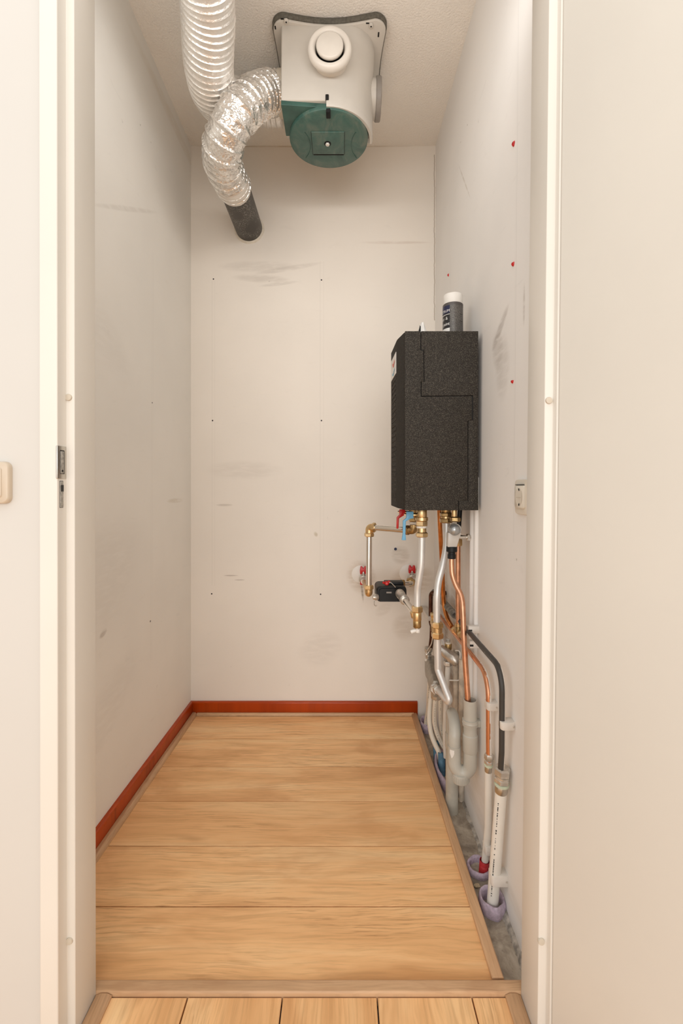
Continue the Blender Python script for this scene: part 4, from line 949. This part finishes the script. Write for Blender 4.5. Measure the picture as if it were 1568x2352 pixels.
# foam crumbs on the screed
def crumb(u, v, s, label, seed):
    d = F*(H+.03)/(v-PV); c = P(u, v, d)
    b = MB(); b.lathe(c, (.3,.2,1), [(.3*s,-.2*s),(.9*s,0),(1.0*s,.4*s),(.6*s,.9*s),(.1*s,1.0*s)], 9, lambda t,z: .45*noise.noise(Vector((math.cos(t)*2+seed, math.sin(t)*2, z*90))), sx=1, sy=1.7)
    tag(b.build('foam_crumb', M['crumb'], None, c, ang=40), label, 'crumb', 'pale foam crumbs on the bare concrete')
crumb(1095,2036,.0065,'pale yellow foam crumb on the concrete between the two felt collars', 1)
crumb(1056,1836,.008,'pale yellow foam crumb beside the foot of the grey down pipe', 3)
crumb(1161,2086,.007,'pale foam crumb between the thick pipe collar and the right wall', 6)

# ------------------------------------------------------------------ fittings on walls and frame
so = thing('power_socket', 'cream wall socket half hidden behind the right door jamb', 'socket', (XR(1.05,1.01), 1.052, 1.012))
xs_ = XR(1.052,1.012); zc_ = 1.0125; yc = 1.054
def plate_yz(y0,y1,z0,z1,r,x): return [Vector((x,a,c)) for a,c in arc(y0+r,z0+r,r,PI,1.5*PI,5)+arc(y1-r,z0+r,r,-PI/2,0,5)+arc(y1-r,z1-r,r,0,PI/2,5)+arc(y0+r,z1-r,r,PI/2,PI,5)]
def scl(rg, s, dx):
    cy_ = sum(p.y for p in rg)/len(rg); cz_ = sum(p.z for p in rg)/len(rg)
    return [Vector((p.x+dx, cy_+(p.y-cy_)*s, cz_+(p.z-cz_)*s)) for p in rg]
r_ = plate_yz(yc-.0405,yc+.0405,zc_-.0405,zc_+.0405,.010,xs_+.004)
fp = MB().loft([r_, scl(r_,1,-.008), scl(r_,.96,-.012), scl(r_,.80,-.0135)]).build('face_plate', M['socket'], so, ang=50)
r_ = plate_yz(yc-.0265,yc+.0265,zc_-.0265,zc_+.0265,.006,xs_-.008)
MB().loft([r_, scl(r_,1,-.0045), scl(r_,.95,-.006)]).build('insert', M['socket'], so, ang=50)
MB().lathe((xs_-.0135,yc,zc_), (1,0,0), [(.0205,-.0006),(.0205,0)], 40).build('insert_rim', M['bumper'], so)
MB().lathe((xs_-.01435,yc,zc_), (1,0,0), [(.0192,-.0002),(.0192,0.0)], 40).build('well', M['socket'], so)
MB().obox((xs_-.0118,yc,zc_+.0282), (.0015,0,0), (0,.023,0), (0,0,.0007)).build('gap', M['seam'], so)
for s_ in (-1, 1): MB().obox((xs_-.0147,yc-.003,zc_+s_*.0168), (.0006,0,0), (0,.0022,s_*.0016), (0,-.0010*s_,.0016)).build('earth_clip', M['seam'], so)
MB().obox((xs_-.0147,yc,zc_-.001), (.0004,0,0), (0,.014,0), (0,0,.0005)).build('well_line', M['bumper'], so)
sw = thing('light_switch', 'beige switch plate on the hall wall left of the door frame', 'light switch', (-.648,.85,1.034))
zS = H-(1108.5-PV)*.845/F; xe = (18-PU)*.838/F
def plate_xz(x0,x1,z0,z1,r,y): return [Vector((a,y,c)) for a,c in arc(x0+r,z0+r,r,PI,1.5*PI,6)+arc(x1-r,z0+r,r,-PI/2,0,6)+arc(x1-r,z1-r,r,0,PI/2,6)+arc(x0+r,z1-r,r,PI/2,PI,6)]
r_ = plate_xz(xe-.078,xe,zS-.0385,zS+.0385,.012,.852)
def scy(rg, s, dy):
    a_ = sum(p.x for p in rg)/len(rg); c_ = sum(p.z for p in rg)/len(rg); return [Vector((a_+(p.x-a_)*s, p.y+dy, c_+(p.z-c_)*s)) for p in rg]
MB().loft([r_, scy(r_,1,-.009), scy(r_,.97,-.012), scy(r_,.93,-.013)]).build('cover_plate', M['switch'], sw, ang=60)
r_ = plate_xz(xe-.066,xe-.012,zS-.027,zS+.027,.004,.841); MB().loft([r_, scy(r_,1,-.003), scy(r_,.95,-.004)]).build('rocker', M['switch'], sw, ang=60)
# strike plates in the left jamb
xj = lambda z: -.516-.0012*z
kp = thing('strike_plate', 'satin steel latch strike plate on the left door jamb', 'strike plate', (-.517,.85,1.03))
zt_, zb_ = P(0,1024,.845).z, P(0,1099.5,.845).z; X_ = xj(1.03)
MB().box((X_-.002,.8372,zb_),(X_+.0012,.8632,zt_)).build('plate', M['steel'], kp, bevel=.0006)
MB().box((X_-.0022,.8366,zb_+.0005),(X_+.0012,.8392,zt_-.0005)).build('front_lip', M['steel'], kp, bevel=.0006)
z1_, z0_ = P(0,1034,.85).z, P(0,1089,.85).z
MB().box((X_+.0006,.844,z0_),(X_+.0016,.857,z1_)).build('latch_recess', M['seam'], kp, bevel=.0004)
MB().box((X_+.001,.8445,z0_+.001),(X_+.0020,.8545,z1_-.002)).build('recess_back', M['felt_gray'], kp, bevel=.0004)
MB().cyl(Vector((X_+.0015,.850,z0_+.006)), (1,0,0), .0021, .001, 14).build('screw_hole', M['seam'], kp)
ks = thing('strike_plate', 'narrow deadbolt slot plate below the steel latch strike on the left jamb', 'strike plate', (-.517,.85,1.0))
z1_, z0_ = P(0,1104,.85).z, P(0,1166.5,.85).z
MB().box((X_-.002,.8445,z0_),(X_+.0006,.8555,z1_)).build('slot_edge', M['seam'], ks, bevel=.001)
MB().box((X_-.001,.8452,z0_+.0008),(X_+.0012,.8548,z1_-.0008)).build('slot_plate', M['felt_gray'], ks, bevel=.0008)
MB().box((X_,.8465,P(0,1129,.85).z),(X_+.0016,.8545,P(0,1114,.85).z)).build('bolt_hole', M['ink'], ks)
# rubber door stops
for u, v, d, lab_ in ((158,913,.866,'round cream rubber door stop on the left jamb above the strike plate'),(160,2160,.866,'round cream rubber door stop low on the left jamb'),(1259.5,920,.858,'round cream rubber door stop on the right jamb at eye level'),(1242,2161,.858,'round cream rubber door stop low on the right jamb')):
    c = P(u, v, d); tag(MB().lathe(c+Vector((0,.002,0)), (0,-1,0), [(.0062,0),(.0064,.004),(.0058,.0052),(.0,.0056)], 24).build('door_stop', M['bumper'], None, c), lab_, 'door stop', 'rubber door stops on the frame')
# plugs left in the walls
def wplug(u, v, lab_, s=1.0):
    X = .42
    for _ in range(4):
        d = F*X/(u-PU); X = XR(d, zz(v,d))
    c = P(u, v, d); b = MB(); b.lathe(c+Vector((.004,0,0)), (-1,-.1,.1), [(.0052*s,0),(.0052*s,.006),(.0034*s,.0085),(.003*s,.006),(.0018*s,.004)], 10, lambda t,z: .12*math.sin(t*3))
    tag(b.build('wall_plug', M['red'], None, c), lab_, 'wall plug', 'plastic plugs left in the walls')
wplug(1180,331,'red wall plug in the right wall, the highest one', 1.15); wplug(1179,607,'red wall plug in the right wall midway up near the doorway')
wplug(1030,632,'red wall plug in the right wall above the spray can'); wplug(1177.5,877,'red wall plug in the right wall beside the black unit', .8)
c = P(908,1261,YB); tag(MB().lathe((c.x,YB+.003,c.z), (0,-1,0), [(.0062,0),(.0066,.004),(.0055,.0062),(.0035,.0058),(.003,.0040)], 14).build('wall_plug', M['navy'], None, c), 'dark blue wall plug in the back wall below the levers', 'wall plug', 'plastic plugs left in the walls')

# ------------------------------------------------------------------ camera, light, world
cd = bpy.data.cameras.new('camera'); cam = bpy.data.objects.new('camera', cd); C.objects.link(cam)
cam.location = (0,0,H); cam.rotation_euler = (PI/2,0,0)
cd.sensor_fit = 'VERTICAL'; cd.sensor_height = 36; cd.lens = F/2352*36; cd.shift_x = -(PU-784)/2352; cd.shift_y = -(1176-PV)/2352; cd.clip_start = .02
bpy.context.scene.camera = cam
w = bpy.data.worlds.new('World'); bpy.context.scene.world = w; w.use_nodes = True
bg = w.node_tree.nodes['Background']; bg.inputs[0].default_value = (1.0,.978,.945,1); bg.inputs[1].default_value = 1.05
def area(name, loc, rot, sx, sy, e, col):
    l = bpy.data.lights.new(name, 'AREA'); l.shape = 'RECTANGLE'; l.size = sx; l.size_y = sy; l.energy = e; l.color = col
    o = bpy.data.objects.new(name, l); C.objects.link(o); o.location = loc; o.rotation_euler = rot; return o
area('hall_fill', (-.15,-4.0,1.65), (math.radians(90),0,0), 3.0, 2.8, 80, (1,.985,.955))  # added broad fill light behind the camera, no known window there
area('hall_top_fill', (-.07,.2,2.55), (math.radians(18),0,0), .9, .9, 3, (1,.985,.96))  # added overhead fill outside the doorway, not a known fixture
area('closet_fill', (-.12,.965,2.205), (math.radians(90),0,0), .9, .1, 2.6, (1,.985,.96))  # added unseen fill strip above the door, brightens the closet interior
sc = bpy.context.scene
sc.view_settings.view_transform = 'Standard'; sc.view_settings.look = 'None'; sc.view_settings.gamma = 1; sc.view_settings.use_curve_mapping = False
sc.view_settings.exposure = 0.15
for o in bpy.data.objects:
    if 'o_' in o: del o['o_']
